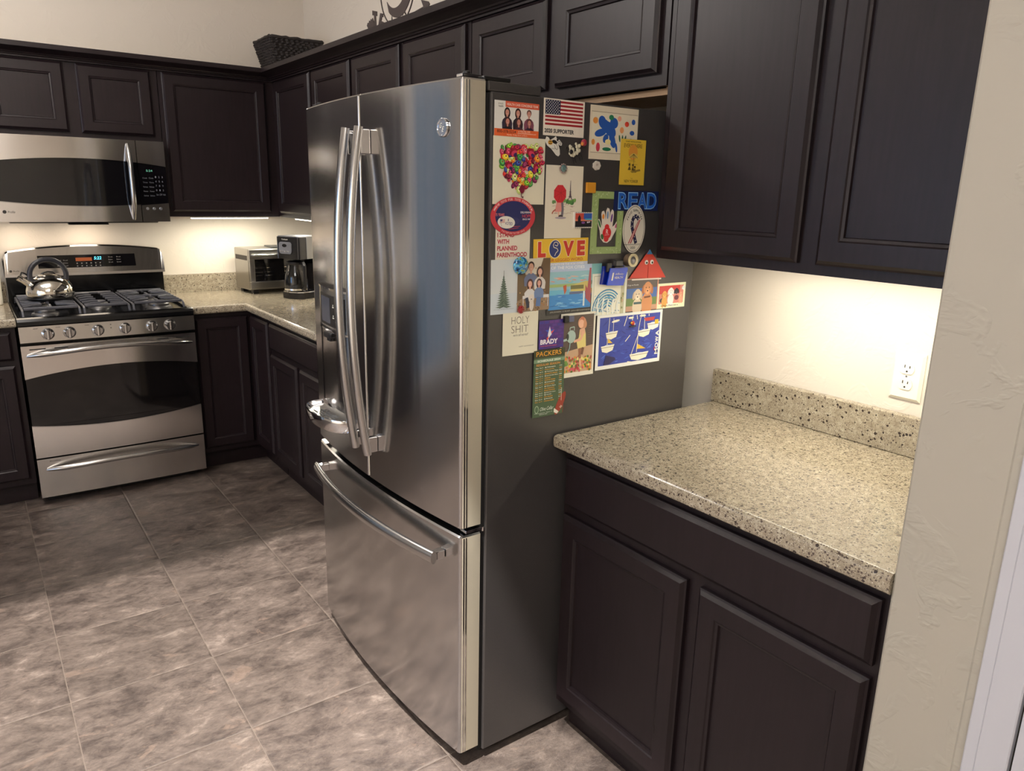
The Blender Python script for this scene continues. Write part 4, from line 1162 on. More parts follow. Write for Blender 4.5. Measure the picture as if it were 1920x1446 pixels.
for x, y, r_, a in ((.36, .22, .10, -30), (.70, .22, .11, 30), (.28, .42, .09, 10), (.80, .44, .08, 80)):
    for j in range(3): c.ell(x+.02*j, y+.02*j, r_*(.8-.22*j), r_*(.55-.15*j), [(150, 26, 50), (206, 60, 90), (60, 40, 90)][j], a)
c.line([(.54, .80), (.535, .87), (.56, .90), (.575, .88)], .014, (90, 26, 40)); c.ell(.545, .77, .05, .065, (120, 24, 50))
c.done('heart_card', 'cream card with a heart of bright paper swirls', 'card', CG)
# Paris card
c = Card(-.698, 1.590, .117, .172, 0.0, base=(230, 222, 202))
c.text('*', .0, .0, .001, .001, INK)
for k in range(26):
    u = R.uniform(.14, .72); v = R.uniform(.52, .66); c.line([(u, v), (u+R.uniform(.04, .12), v)], .006, (176, 140, 128))
for k in range(16): c.ell(R.uniform(.48, .80), R.uniform(.47, .51), .035, .03, R.choice([(86, 140, 70), (120, 166, 90), (70, 116, 66)]), R.uniform(0, 90), 8)
for k in range(5): c.ell(R.uniform(.20, .27), R.uniform(.49, .51), .025, .02, (110, 150, 90))
TW = (90, 74, 84)
c.poly([(.655, .20), (.665, .20), (.672, .34), (.69, .42), (.72, .465), (.70, .465), (.675, .435), (.645, .435), (.62, .465), (.60, .465), (.635, .42), (.648, .34)], TW)
c.rect(.635, .35, .685, .358, TW); c.rect(.615, .415, .705, .424, TW)
c.poly([(.30, .50), (.42, .50), (.45, .63), (.26, .635)], (226, 150, 140)); c.line([(.36, .63), (.37, .69)], .03, (226, 176, 150)); c.line([(.28, .60), (.21, .63), (.19, .66)], .03, (176, 96, 76))
c.line([(.45, .50), (.47, .60), (.455, .69)], .06, (120, 112, 120)); c.ell(.42, .695, .06, .022, (60, 52, 54)); c.ell(.42, .715, .15, .016, (176, 164, 170))
oct_ = [(.385+.175*math.cos(math.radians(22+45*k)), .385+.13*math.sin(math.radians(22+45*k))) for k in range(8)]
c.poly(oct_, (206, 50, 58))
for p in oct_: c.line([(.41, .37), p], .006, (150, 30, 40))
c.done('paris_card', 'tall cream card with a couple under a red umbrella by a tower', 'card', CG)
# oval badge magnet (mascot left out)
def oval(cx, cz, rx, rz, off, base, rot=0):
    return Card(cx-rx, cz+rz, 2*rx, 2*rz, off, rot, base, .0008, [(.5+.5*math.cos(2*PI*k/48), .5+.5*math.sin(2*PI*k/48)) for k in range(48)])
def arc_text(c, s, cu, cv, ru, rv, a0, a1, size, col):
    n = len(s)
    for i, ch in enumerate(s):
        if ch == ' ': continue
        a = math.radians(lerp(a0, a1, (i+.5)/n)); u, v = cu+ru*math.cos(a), cv+rv*math.sin(a)
        d = c.nx(); ta = math.atan2(math.cos(a)*rv*c.h, -math.sin(a)*ru*c.w)
        if a1 < a0: ta += PI
        def fn(x, y, q, u=u, v=v, ta=ta):
            X = x*math.cos(ta)+y*math.sin(ta); Y = x*math.sin(ta)-y*math.cos(ta)
            return c.P(u+X/c.w, v+Y/c.h, q)
        put_text(c.mb, ch, fn, -size*.36, -size*.5, size*(.3 if ch in 'IJ.' else .72), size, d, pr(*col), .012)
c = oval(-.793, 1.4705, .064, .0435, 2.0, (196, 56, 66))
c.ell(.5, .5, .40, .40, (38, 42, 92), 0, 40)
arc_text(c, 'MARINE TOYS FOR TOTS FOUNDATION', .5, .5, .455, .445, 200, 340, .0052, (244, 214, 206))
arc_text(c, 'TOYSFORTOTS.ORG', .5, .5, .455, .445, 125, 55, .0042, (244, 214, 206))
c.star(.09, .30, .016, (240, 220, 220)); c.star(.91, .32, .016, (240, 220, 220))
c.text('75 YEARS', .10, .42, .20, .075, (226, 120, 120), .02); c.text('DELIVERING', .66, .37, .25, .05, (232, 226, 226), .02); c.text('HOPE', .70, .45, .21, .085, (206, 66, 76), .015); c.text('SINCE 1947', .71, .555, .18, .045, (232, 226, 226), .02)
c.ell(.50, .62, .15, .10, (50, 52, 100)); c.line([(.40, .84), (.62, .80)], .012, (170, 60, 80)); c.line([(.35, .78), (.66, .76)], .012, (170, 60, 80))
c.done('oval_badge_magnet', 'oval red rimmed navy charity magnet reading DELIVERING HOPE', 'magnet')
c = oval(-.8135, 1.457, .0245, .0140, 3.6, (228, 224, 212), -4)
c.text('I', .58, .20, .04, .2, (60, 60, 110), .01); c.text('VOTED', .42, .46, .44, .24, (70, 72, 120), .015)
for k in range(3): c.line([(.13, .36+.10*k), (.40, .30+.10*k)], .03, (196, 110, 110))
c.poly([(.13, .30), (.26, .27), (.26, .45), (.13, .48)], (80, 76, 120)); c.line([(.13, .28), (.24, .86)], .015, (120, 100, 96))
c.done('voted_sticker', 'small white oval sticker reading I VOTED on the red badge', 'sticker')
# stand-with card
c = Card(-.841, 1.446, .100, .075, 0.4, 0, (226, 220, 202))
for k, (s_, w) in enumerate((('I STAND', .49), ('WITH', .34), ('PLANNED', .58), ('PARENTHOOD', .87))): c.text(s_, .05, .165+.205*k, w, .145, (176, 34, 58), .035)
c.done('slogan_card', 'white card with four lines of red capitals under the oval badge', 'card', CG)
# love card
c = Card(-.730, 1.4175, .175, .070, 0.8, 0.6, (232, 190, 54))
for ch, u, w in (('L', .08, .14), ('V', .53, .20), ('E', .79, .15)):
    c.text(ch, u-.008, .07, w+.016, .58, (240, 226, 190), .08); c.text(ch, u, .09, w, .54, (200, 54, 40), .06)
c.ell(.385, .36, .112, .325, (240, 226, 200), 0, 30); c.ell(.385, .36, .103, .300, (42, 56, 118), 0, 30)
c.line([(.38, .60), (.40, .50), (.44, .42), (.42, .34), (.36, .30), (.35, .22), (.37, .13), (.41, .12), (.44, .18), (.42, .26), (.38, .22)], .010, (236, 226, 200))
c.text('A FOUR-LEGGED WORD.', .12, .70, .80, .10, (196, 70, 40), .008); c.rect(0, .84, 1, 1, (196, 204, 222)); c.text('HUMANE SOCIETY OF THE FOX CITIES', .08, .87, .84, .08, (246, 246, 250), .01)
c.done('love_sticker', 'yellow sticker reading LOVE with a dog outline for the O', 'sticker')
# orange square, green frame, hand, READ, ribbon, stamp
o = MB().box((-.572, YS-.0002, 1.5275), (-.542, YS-.006, 1.5530), pr(206, 142, 40), .0012).build('square_magnet'); tag(o, 'small plain orange square magnet above the green frame', 'magnet')
c = Card(-.548, 1.532, .109, .156, 0.1, -.6, (156, 178, 116), .0012, shape=[(0, 0), (1, 0), (1, .09), (.19, .09), (.19, .90), (.81, .90), (.81, .09), (1, .09), (1, 1), (0, 1)] if False else [(0, 0), (.19, 0), (.19, 1), (0, 1)])
c.mb.prism([(.81, 0), (1, 0), (1, 1), (.81, 1)], c.P, -.0012, 0, pr(156, 178, 116)); c.mb.prism([(.1901, 0), (.8099, 0), (.8099, .115), (.1901, .115)], c.P, -.0012, 0, pr(156, 178, 116)); c.mb.prism([(.1901, .885), (.8099, .885), (.8099, 1), (.1901, 1)], c.P, -.0012, 0, pr(156, 178, 116))
for k in range(70):
    e = R.choice('LRTB'); q = R.random(); w = R.uniform(.02, .15)
    u, v = {'L': (w, q), 'R': (1-w, q), 'T': (q, w*.6), 'B': (q, 1-w*.6)}[e]
    c.ell(u, v, .028, .008, R.choice([(176, 196, 140), (136, 158, 98), (190, 206, 156)]), R.uniform(0, 180), 8)
c.line([(.19, .115), (.81, .115), (.81, .885), (.19, .885), (.19, .115)], .012, (110, 132, 76))
c.done('photo_frame_magnet', 'empty pale green leafy frame magnet around the hand print', 'magnet')
hs_ = [(.34, .98), (.20, .86), (.16, .66), (.03, .40), (.05, .33), (.12, .33), (.22, .50), (.25, .52), (.20, .20), (.22, .12), (.30, .10), (.36, .20), (.40, .40), (.40, .10), (.45, .02), (.53, .04), (.56, .14), (.55, .38), (.60, .14), (.66, .06), (.73, .10), (.74, .22), (.70, .55), (.80, .50), (.88, .40), (.96, .42), (.98, .50), (.86, .66), (.76, .78), (.66, .92), (.50, 1.0)]
c = Card(-.530, 1.4935, .079, .090, 0.2, 0, (226, 216, 204), .0008, shape=hs_)
for a in ((.13, .46, .035, .12, (50, 120, 60), -25), (.28, .26, .05, .07, (222, 140, 50)), (.47, .22, .035, .11, (100, 140, 180)), (.65, .30, .04, .12, (110, 70, 140), 8), (.87, .52, .05, .07, (196, 96, 140), 35), (.47, .72, .19, .17, (210, 40, 46)), (.46, .55, .10, .08, (210, 40, 46)), (.45, .88, .11, .09, (206, 44, 48)), (.27, .82, .06, .08, (56, 110, 60), -20)): c.ell(*a)
c.text('R', .43, .62, .10, .13, (240, 230, 226)); c.line([(.38, .78), (.58, .77)], .008, (240, 230, 226))
c.done('hand_print_magnet', 'hand-shaped magnet with red palm and coloured fingertips', 'magnet')
c = Card(-.475, 1.535, .161, .050, 1.6, .3, (20, 34, 84), .0012)
for k, ch in enumerate('READ'):
    u = .10+.215*k
    c.text(ch, u-.010, .06, .222, .86, (150, 196, 236), .035); c.text(ch, u, .10, .20, .78, (30, 96, 190), .02)
c.done('read_magnet', 'dark blue magnet with big light-edged letters READ', 'magnet')
c = oval(-.399, 1.438, .0405, .062, 3.2, (226, 220, 206), 0)
c.ell(.5, .5, .465, .477, (40, 40, 46), 0, 40); c.ell(.5, .5, .450, .467, (224, 218, 204), 0, 40)
arc_text(c, 'PROUD SUPPORTER', .5, .47, .36, .36, 205, 335, .0060, (44, 44, 50))
NV = (36, 36, 72)
c.line([(.68, .30), (.60, .235), (.48, .24), (.40, .33), (.40, .46), (.50, .62), (.62, .80)], .13, NV)
for u, v in ((.66, .28), (.57, .235), (.47, .26), (.40, .35), (.40, .44), (.46, .55), (.53, .66), (.59, .74)): c.star(u, v, .028, (224, 220, 210))
for k, col in enumerate(((176, 48, 50), (230, 214, 206), (176, 48, 50))): c.line([(.72+.025*k-.025, .31), (.28+.045*k, .80)], .040, col)
c.rect(.10, .815, .84, .822, (50, 50, 56)); c.text('woundedwarriorproject.org', .14, .826, .62, .018, (60, 60, 64)); c.text('2020', .37, .865, .22, .05, (44, 44, 50), .01)
c.done('ribbon_magnet', 'white oval PROUD SUPPORTER magnet with starred ribbon', 'magnet')
c = Card(-.608, 1.4810, .060, .039, .4, 0, (222, 216, 206), .004)
c.rect(.06, .07, .97, .93, (20, 20, 30)); c.poly([(.06, .07), (.52, .07), (.52, .46), (.06, .50)], (196, 76, 60)); c.poly([(.52, .07), (.97, .07), (.97, .45), (.52, .46)], (50, 90, 170)); c.rect(.06, .44, .97, .56, (214, 120, 90)); c.rect(.60, .40, .97, .50, (70, 170, 196))
c.poly([(.20, .90), (.20, .35), (.28, .16), (.36, .35), (.36, .90)], (26, 18, 30)); c.ell(.50, .66, .10, .07, (130, 80, 150)); c.ell(.75, .64, .05, .05, (210, 200, 214)); c.ell(.84, .62, .04, .05, (190, 186, 200))
for k in range(9): c.rect(.08+.10*k, 0, .12+.10*k, .04, (60, 56, 56)); c.rect(.08+.10*k, .96, .12+.10*k, 1, (60, 56, 56))
c.done('scenic_magnet', 'small framed magnet with red and blue night scene', 'magnet')
# bee
bs = [(.02, .28), (.10, .06), (.22, .10), (.30, .22), (.50, .12), (.62, .02), (.70, .18), (.82, .18), (.98, .34), (.96, .46), (.86, .46), (.76, .38), (.86, .66), (.88, .90), (.80, 1.0), (.66, .94), (.40, .66), (.16, .50)]
c = Card(-.7075, 1.6560, .054, .046, 2.4, 0, (226, 222, 212), .0008, shape=bs)
c.ell(.32, .34, .13, .12, (214, 158, 50)); c.line([(.24, .30), (.40, .28)], .03, (40, 34, 30)); c.line([(.22, .40), (.42, .38)], .03, (40, 34, 30)); c.ell(.56, .30, .15, .09, (30, 26, 28), 15); c.ell(.72, .20, .06, .05, (30, 26, 28))
c.line([(.55, .46), (.60, .60), (.70, .68), (.76, .60), (.70, .46), (.62, .40)], .018, (30, 26, 28)); c.line([(.72, .32), (.82, .24), (.92, .34), (.90, .42), (.80, .34)], .018, (30, 26, 28)); c.line([(.40, .24), (.34, .12), (.26, .14), (.30, .24)], .016, (30, 26, 28))
c.text('BEE KIND', .24, .60, .36, .06, (70, 70, 70), 0)
c.done('bee_sticker', 'white bee-shaped sticker below the flag card', 'sticker')
# sheep
t = thing('sheep_magnet', 'curly white sheep magnet with thin black legs below the flag card', 'magnet', (-.612, YS-.004, 1.600))
b = MB(); wool = pr(206, 200, 176); 
def ball(b, c_, r, m, n=12, sy=.5):
    b.loft([[(c_[0]+r*math.sin(PI*j/8)*math.cos(2*PI*k/n), c_[1]-r*sy*math.cos(PI*j/8), c_[2]+r*math.sin(PI*j/8)*math.sin(2*PI*k/n)) for k in range(n)] for j in range(0, 9)], m, True, True)
for k in range(30):
    a = R.uniform(0, 2*PI); q = R.random()**.5
    u, v = .021*q*math.cos(a), .014*q*math.sin(a); u, v = u*.85-v*.5, u*.52+v*.85
    ball(b, (-.619+u, YS-.0045-R.uniform(0, .0015), 1.626+v), R.uniform(.0035, .0050), wool)
b.build('fleece', None, t)
b = MB(); ball(b, (-.630, YS-.009, 1.622), .0055, pr(24, 22, 24)); ball(b, (-.643, YS-.006, 1.630), .0030, pr(24, 22, 24)); b.build('face', None, t)
for u, w in ((-.622, -.004), (-.616, 0), (-.604, .004), (-.596, .008)):
    b = MB(); b.tube([(u, YS-.003, 1.617+w), (u+.008, YS-.003, 1.598+w)], .0011, pr(24, 22, 24), 6); b.build('leg', None, t)
b = MB(); ball(b, (-.590, YS-.008, 1.645), .0085, pr(150, 40, 60), sy=.7); ball(b, (-.597, YS-.010, 1.642), .0045, pr(206, 130, 60), sy=.8); q_ = b.build('flower', None, t); q_['label'] = 'red and orange flower'
# little lamb, earth dome, gems, dice
lp = [(.5+.5*math.cos(2*PI*k/36)*(1+.06*math.cos(7*2*PI*k/36)), .5+.5*math.sin(2*PI*k/36)*(1+.06*math.cos(7*2*PI*k/36))) for k in range(36)]
c = Card(-.552, 1.6045, .0235, .0215, .1, 0, (214, 206, 194), .004, shape=lp); c.ell(.5, .42, .18, .16, (196, 180, 168)); c.ell(.44, .40, .03, .03, (80, 64, 60)); c.ell(.58, .40, .03, .03, (80, 64, 60)); c.rect(.40, .86, .46, .93, (120, 100, 90))
c.done('lamb_magnet', 'tiny off-white lamb magnet below the folded art card', 'magnet')
def mk_earth():
    k = NT('earth_dome_print'); p = k.pos()
    cc = k.ramp(k.noise(p, 75, 4, .6, .6), [(0.36, rgb(10, 22, 50)), (0.46, rgb(26, 110, 170)), (0.54, rgb(110, 190, 226)), (0.58, rgb(60, 120, 50)), (0.66, rgb(206, 196, 70))])
    k.l(cc, k.b.inputs['Base Color']); k.set(Roughness=.08, Coat_Weight=.6); return k.m
me_ = mk_earth()
b = MB(); b.loft([[(-.770+r*math.cos(2*PI*k/32), YS-.0025-q, 1.356+r*math.sin(2*PI*k/32)) for k in range(32)] for r, q in ((.0205, 0), (.0215, .003), (.021, .006), (.018, .0095), (.012, .012), (.005, .013), (.0005, .0132))], me_, True, True, True)
tag(b.build('glass_dome_magnet', me_), 'round glass dome magnet with a blue and green globe', 'magnet')
def gem(name, label, x, z, r, off, col, rim):
    t = thing(name, label, 'magnet', (x, YS-off, z-r))
    gm = plain(name+'_glass', rgb(*col), .05, 0, 1.0)
    b = MB(); b.loft([[(x+q*math.cos(2*PI*k/8+.3), YS-off-.002-d, z+q*math.sin(2*PI*k/8+.3)) for k in range(8)] for q, d in ((r*.75, 0), (r*.8, .002), (r*.45, .0045))], gm, False, True, True); b.build('stone', gm, t)
    b = MB()
    for k in range(12): ball(b, (x+r*.85*math.cos(2*PI*k/12), YS-off-.0025, z+r*.85*math.sin(2*PI*k/12)), r*.22, rim, 8, .8)
    b.build('setting', None, t)
gem('gem_magnet', 'small dark red jewel magnet above the anniversary card', -.766, 1.2505, .0098, .003, (150, 14, 26), pr(160, 60, 60, .2))
gem('gem_magnet', 'small silver and teal jewel magnet on top of the Paris card', -.648, 1.583, .0115, .0012, (90, 120, 120), pr(150, 130, 124, .2))
t = thing('cube_magnet', 'small black-backed glass cube magnet on the watering girl card', 'magnet', (-.617, YS-.006, 1.207))
MB().box((-.631, YS-.0035, 1.207), (-.617, YS-.012, 1.2245), M['black'], .001).build('back_half', M['black'], t)
MB().box((-.6165, YS-.0035, 1.208), (-.600, YS-.012, 1.2235), plain('bluish_glass_cube', rgb(92, 96, 122), .05), .001).build('glass_half', None, t)
bpy.data.objects['glass_half'].data.materials.clear(); bpy.data.objects['glass_half'].data.materials.append(bpy.data.materials['bluish_glass_cube'])
t = thing('train_magnet', 'tiny colourful figure magnet on the sailboat poster', 'magnet', (-.383, YS-.003, 1.176))
MB().box((-.395, YS-.003, 1.176), (-.372, YS-.009, 1.1785), pr(60, 50, 40), .0006).build('stand', None, t)
b = MB(); ball(b, (-.384, YS-.0065, 1.186), .0062, pr(190, 50, 36)); b.build('body', None, t); b = MB(); ball(b, (-.390, YS-.0075, 1.187), .0038, pr(206, 150, 50)); ball(b, (-.378, YS-.0065, 1.183), .0032, pr(230, 220, 200)); b.build('trim', None, t)
# tree card
c = Card(-.853, 1.3715, .079, .129, .9, 0.0, (214, 220, 220))
c.rect(0, .62, 1, 1, (206, 216, 222))
for k in range(14):
    v = .30+.042*k; w = .03+.021*k
    for s_ in (-1, 1):
        for j in range(3): c.poly([(.47, v-.02), (.47+s_*w*(1-.25*j), v+.025+.012*j), (.47+s_*w*.5, v+.035), (.47, v+.02)], R.choice([(92, 110, 96), (116, 132, 116), (74, 92, 80)]))
c.line([(.47, .20), (.47, .34)], .014, (92, 106, 94)); c.text('and a happy new year to you and yours', .12, .90, .74, .022, (130, 140, 146))
c.done('tree_card', 'pale winter card with a grey-green fir tree', 'card', CG)
# family photo
c = Card(-.776, 1.3715, .099, .127, 1.9, 0, (150, 124, 96))
c.rect(0, 0, 1, .30, (216, 208, 190)); c.poly([(0, .04), (.22, .20), (.30, .70), (0, .80)], (112, 92, 66)); c.poly([(.78, 0), (1, 0), (1, .75), (.72, .60), (.66, .25)], (106, 84, 60))
for k in range(70): c.ell(R.random(), R.choice([R.uniform(.62, 1), R.uniform(.1, 1)]) if R.random() < .4 else R.uniform(.78, .99), .022, .015, R.choice([(164, 118, 74), (128, 98, 66), (190, 150, 100), (94, 70, 50)]), R.uniform(0, 180), 7)
c.person(.40, .06, .42, .46, (60, 42, 36), (210, 160, 136), (106, 116, 146)); c.person(.68, .17, .36, .42, (66, 42, 36), (220, 168, 146), (216, 212, 206), True)
c.rect(.16, .70, .98, .76, (220, 218, 216)); c.line([(.18, .72), (.18, .96)], .02, (220, 218, 216)); c.line([(.95, .70), (.95, .93)], .02, (220, 218, 216))
c.person(.38, .40, .34, .36, (84, 48, 40), (224, 170, 150), (220, 218, 216), True); c.person(.66, .40, .30, .36, (76, 46, 44), (216, 160, 140), (110, 134, 176), True)
c.line([(.28, .74), (.34, .94)], .09, (50, 54, 72)); c.line([(.66, .74), (.64, .92)], .14, (90, 120, 170)); c.ell(.43, .76, .09, .08, (226, 216, 204)); c.ell(.44, .88, .07, .12, (220, 210, 198)); c.ell(.43, .775, .015, .012, (40, 34, 34))
c.done('family_photo', 'photo of four people and a white dog on a bench in autumn', 'photo', CG)
# harbour painting poster
c = Card(-.684, 1.352, .181, .124, 1.2, 0, (52, 50, 48))
c.rect(.03, .0, .80, .895, (150, 196, 208)); c.rect(.80, 0, .99, .55, (120, 180, 180)); c.rect(.80, .34, .99, .42, (40, 100, 110)); c.rect(.80, .50, .99, .62, (150, 120, 60))
c.rect(.03, 0, .80, .13, (186, 204, 230)); c.text('OF THE FOX CITIES', .06, .02, .6, .06, (246, 246, 250), .01)
for k in range(18): c.ell(R.uniform(.08, .74), R.uniform(.16, .36), R.uniform(.03, .09), .010, R.choice([(226, 150, 130), (236, 186, 160), (120, 190, 200), (190, 220, 216)]), R.uniform(-10, 10), 10)
c.rect(.03, .38, .80, .44, (160, 186, 120)); c.poly([(.42, .42), (.70, .34), (.80, .36), (.80, .56), (.42, .54)], (206, 192, 110)); c.rect(.42, .42, .66, .50, (110, 108, 60)); c.poly([(.40, .55), (.74, .55), (.66, .63), (.40, .60)], (96, 106, 140))
c.rect(.03, .50, .40, .60, (110, 186, 214)); c.rect(.03, .60, .80, .895, (62, 140, 206))
for k in range(34): c.ell(R.uniform(.08, .75), R.uniform(.58, .88), R.uniform(.03, .10), .006, R.choice([(24, 80, 150), (120, 190, 226), (40, 110, 190), (160, 214, 236)]), R.uniform(-6, 8), 10)
c.poly([(.28, .42), (.34, .40), (.345, .52), (.31, .60)], (200, 96, 60)); c.poly([(.76, .08), (.79, .08), (.80, .82), (.70, .70), (.69, .42), (.73, .50)], (170, 78, 84)); c.rect(.655, .55, .685, .86, (220, 232, 232))
c.text('JOIE JOHNSON 115.382.0071  jjohnson@dreamphotography.com', .06, .925, .80, .035, (190, 186, 170))
c.done('painting_poster', 'poster of a blue harbour painting with a black lower edge', 'poster', CG)
# wave card
c = Card(-.536, 1.3255, .125, .110, 1.6, 0, (228, 230, 214))
c.rect(.055, .06, .83, 1.0, (236, 234, 214)); c.rect(.83, .06, .93, 1.0, (196, 192, 160)); c.line([(.055, 1), (.055, .06), (.93, .06), (.93, 1)], .008, (150, 160, 130))
WB = (52, 130, 176)
for k in range(7):
    r = .42-.05*k; c.line([(.46-r*math.cos(a), .92-1.25*r*math.sin(a)) for a in [math.radians(q) for q in range(0, 140, 12)]], .030, WB if k % 2 == 0 else (96, 168, 200))
for k in range(60): c.ell(R.uniform(.08, .80), R.uniform(.52, .98), R.uniform(.012, .035), .008, R.choice([WB, (34, 104, 156), (120, 186, 212)]), R.uniform(-60, 40), 8)
for k in range(5): c.line([(.20+.14*k, .58+.02*k), (.16+.14*k, .80), (.20+.14*k, .98)], .045, (232, 236, 228))
c.line([(.06, .78), (.78, .97)], .014, (240, 240, 230))
for k in range(12): c.ell(.88+R.uniform(-.03, .03), R.uniform(.1, .98), .02, .03, R.choice([(170, 160, 110), (206, 170, 150), (130, 140, 90)]), 0, 8)
c.done('wave_print', 'white bordered print of stylised blue and white waves', 'print', CG)
# dog cards
def dog(c, cu, cv, r, fur, ear, body=True):
    k = c.w/c.h
    def E(du, dv, ru, rv, col, rot=0): c.ell(cu+r*du, cv+r*dv*k, r*ru, r*rv*k, col, rot)
    if body: E(0, 2.1, 1.15, 1.5, fur); E(-.6, 3.3, .4, .55, fur); E(.6, 3.3, .4, .55, fur)
    E(-.85, .15, .35, .75, ear, 12); E(.85, .15, .35, .75, ear, -12); E(0, 0, .85, 1, fur)
    E(0, .5, .40, .42, tuple(min(255, q+25) for q in fur)); E(0, .38, .15, .12, (40, 30, 30)); E(-.34, -.12, .09, .09, (40, 28, 24)); E(.34, -.12, .09, .09, (40, 28, 24))
c = Card(-.410, 1.3060, .121, .088, 1.2, 0, (214, 148, 120))
c.rect(.0, .02, .97, .985, (96, 88, 84)); c.rect(0, .30, .97, .62, (76, 110, 170)); c.rect(0, .60, .97, .84, (110, 134, 80)); c.rect(0, .84, .97, .985, (190, 150, 124)); c.text('Dogs on Parade', .02, .17, .34, .05, (230, 226, 220))
dog(c, .66, .32, .15, (206, 142, 96), (176, 110, 70)); dog(c, .35, .50, .13, (220, 202, 176), (206, 180, 146)); c.line([(.24, .76), (.48, .76)], .05, (70, 96, 100)); c.line([(.56, .60), (.76, .58)], .04, (110, 70, 50))
c.done('dog_photo', 'photo of a cream puppy beside a golden retriever', 'photo', CG)
c = Card(-.290, 1.2875, .115, .0705, .6, 0, (222, 226, 192))
c.rect(.06, .10, .93, .82, (206, 130, 116)); c.rect(.06, .10, .80, .42, (196, 66, 62)); c.ell(.20, .68, .10, .10, (70, 66, 72))
dog(c, .26, .44, .085, (214, 160, 84), (186, 126, 60)); dog(c, .48, .34, .095, (230, 224, 218), (220, 210, 204)); dog(c, .68, .34, .075, (44, 42, 50), (34, 32, 40), False); c.ell(.69, .60, .08, .10, (110, 60, 66)); dog(c, .84, .48, .06, (220, 160, 130), (200, 130, 100)); dog(c, .93, .22, .055, (226, 224, 220), (210, 206, 200), False)
c.text('St. Francis, Watch over us', .14, .86, .62, .075, (70, 70, 60))
c.done('small_dog_card', 'small card of painted dogs on a red ground, rightmost on the side', 'card', CG)
# sailboat poster
c = Card(-.513, 1.2155, .247, .149, 3.0, 0, (232, 232, 226))
c.rect(.04, .05, .965, .93, (58, 72, 160))
for k in range(90): c.ell(R.uniform(.08, .92), R.uniform(.1, .90), R.uniform(.02, .05), R.uniform(.004, .012), R.choice([(44, 60, 150), (72, 100, 190), (50, 54, 130), (90, 120, 206), (64, 80, 172)]), R.uniform(-50, 30), 9)
Wt = (236, 232, 210)
def boat(cu, cv, s_, mast=None, sail=None, hull=Wt, fl=1):
    c.poly([(cu-s_, cv-.03*fl), (cu+s_, cv-.05*fl), (cu+s_*.75, cv+.06), (cu-s_*.1, cv+.10), (cu-s_*.8, cv+.07)], hull); c.line([(cu-s_*.95, cv+.0), (cu+s_*.9, cv-.01)], .005, (110, 96, 70)); c.ell(cu, cv-.035, s_*.45, .014, (214, 220, 226)); 
    if sail: c.poly(sail, (226, 184, 70))
    if mast: c.line(mast, .008, Wt)
boat(.17, .60, .10, [(.16, .55), (.16, .42)], [(.17, .43), (.24, .53), (.17, .52)]); boat(.22, .36, .09, [(.17, .33), (.18, .06)]); c.line([(.24, .33), (.24, .08)], .006, Wt); c.ell(.27, .13, .06, .022, Wt, -8)
boat(.66, .82, .15, [(.615, .76), (.63, .30), (.66, .05)], [(.62, .60), (.62, .70), (.76, .71)]); c.line([(.52, .84), (.63, .42)], .008, Wt); boat(.72, .39, .10, [(.72, .34), (.71, .06)]); boat(.86, .27, .10, None, None, (226, 226, 222)); c.rect(.88, .18, .94, .26, (224, 186, 60)); c.poly([(.70, .13), (.88, .12), (.86, .19), (.73, .19)], (190, 66, 66)); c.ell(.68, .08, .05, .02, Wt); c.ell(.50, .10, .04, .02, Wt)
for q in (((.44, .06), (.40, .24)), ((.50, .42), (.43, .53)), ((.56, .94), (.48, 1.05)), ((.52, .15), (.53, .06)), ((.60, .14), (.59, .06)), ((.78, .10), (.78, .06))): c.line([q[0], (q[1][0], min(q[1][1], .92))], .010, Wt)
c.poly([(.12, .92), (.15, .74), (.28, .80), (.30, .84), (.20, .92)], (50, 46, 90)); c.ell(.90, .74, .007, .04, (190, 60, 70))
# letters running up the right edge
for i, ch in enumerate('MOWA'):
    d = c.nx(); put_text(c.mb, ch, lambda u, v, q: c.P(.905+(1-v)*.052, .87-u, q), .02+.118*i, 0, .105, 1.0, d, pr(236, 236, 230), .03)
c.done('sailboat_poster', 'blue sailboat poster with white letters up its right edge', 'poster', CG)
# watering girl card
c = Card(-.636, 1.2285, .118, .169, 1.9, 0, (226, 222, 206))
c.rect(.05, .035, .95, .93, (92, 78, 70)); c.poly([(.05, .60), (.95, .52), (.95, .93), (.05, .93)], (196, 162, 130))
for k in range(110):
    u, v = R.uniform(.08, .92), R.uniform(.68, .92); c.ell(u, v, R.uniform(.02, .04), R.uniform(.015, .03), R.choice([(86, 130, 60), (110, 150, 70), (220, 190, 60), (206, 90, 100), (196, 60, 70), (226, 214, 130), (220, 140, 60), (90, 120, 50), (160, 70, 60)]), 0, 8)
c.ell(.60, .16, .12, .09, (206, 150, 116)); c.ell(.60, .10, .06, .035, (200, 120, 90)); c.ell(.58, .175, .075, .065, (232, 182, 152)); c.ell(.69, .19, .05, .06, (206, 146, 108))
c.poly([(.54, .26), (.68, .24), (.72, .34), (.74, .54), (.50, .56), (.46, .44), (.52, .38)], (222, 206, 130)); c.poly([(.54, .26), (.68, .24), (.70, .33), (.56, .36)], (220, 170, 140)); c.line([(.66, .30), (.58, .42), (.38, .44)], .06, (226, 172, 142)); c.line([(.56, .56), (.57, .70), (.60, .82)], .07, (150, 100, 76)); c.line([(.66, .55), (.62, .66)], .07, (120, 84, 64)); c.line([(.58, .72), (.60, .84)], .06, (220, 168, 136))
c.ell(.30, .36, .13, .10, (168, 190, 180)); c.ell(.20, .36, .035, .05, (50, 56, 52)); c.line([(.26, .26), (.26, .22), (.38, .21), (.38, .27)], .022, (168, 190, 180)); c.line([(.18, .40), (.08, .41)], .05, (168, 190, 180)); c.line([(.28, .44), (.26, .54), (.20, .62)], .025, (150, 180, 176))
for k in range(6): c.line([(.78, .22+.035*k), (.92, .215+.035*k)], .006, (120, 100, 90))
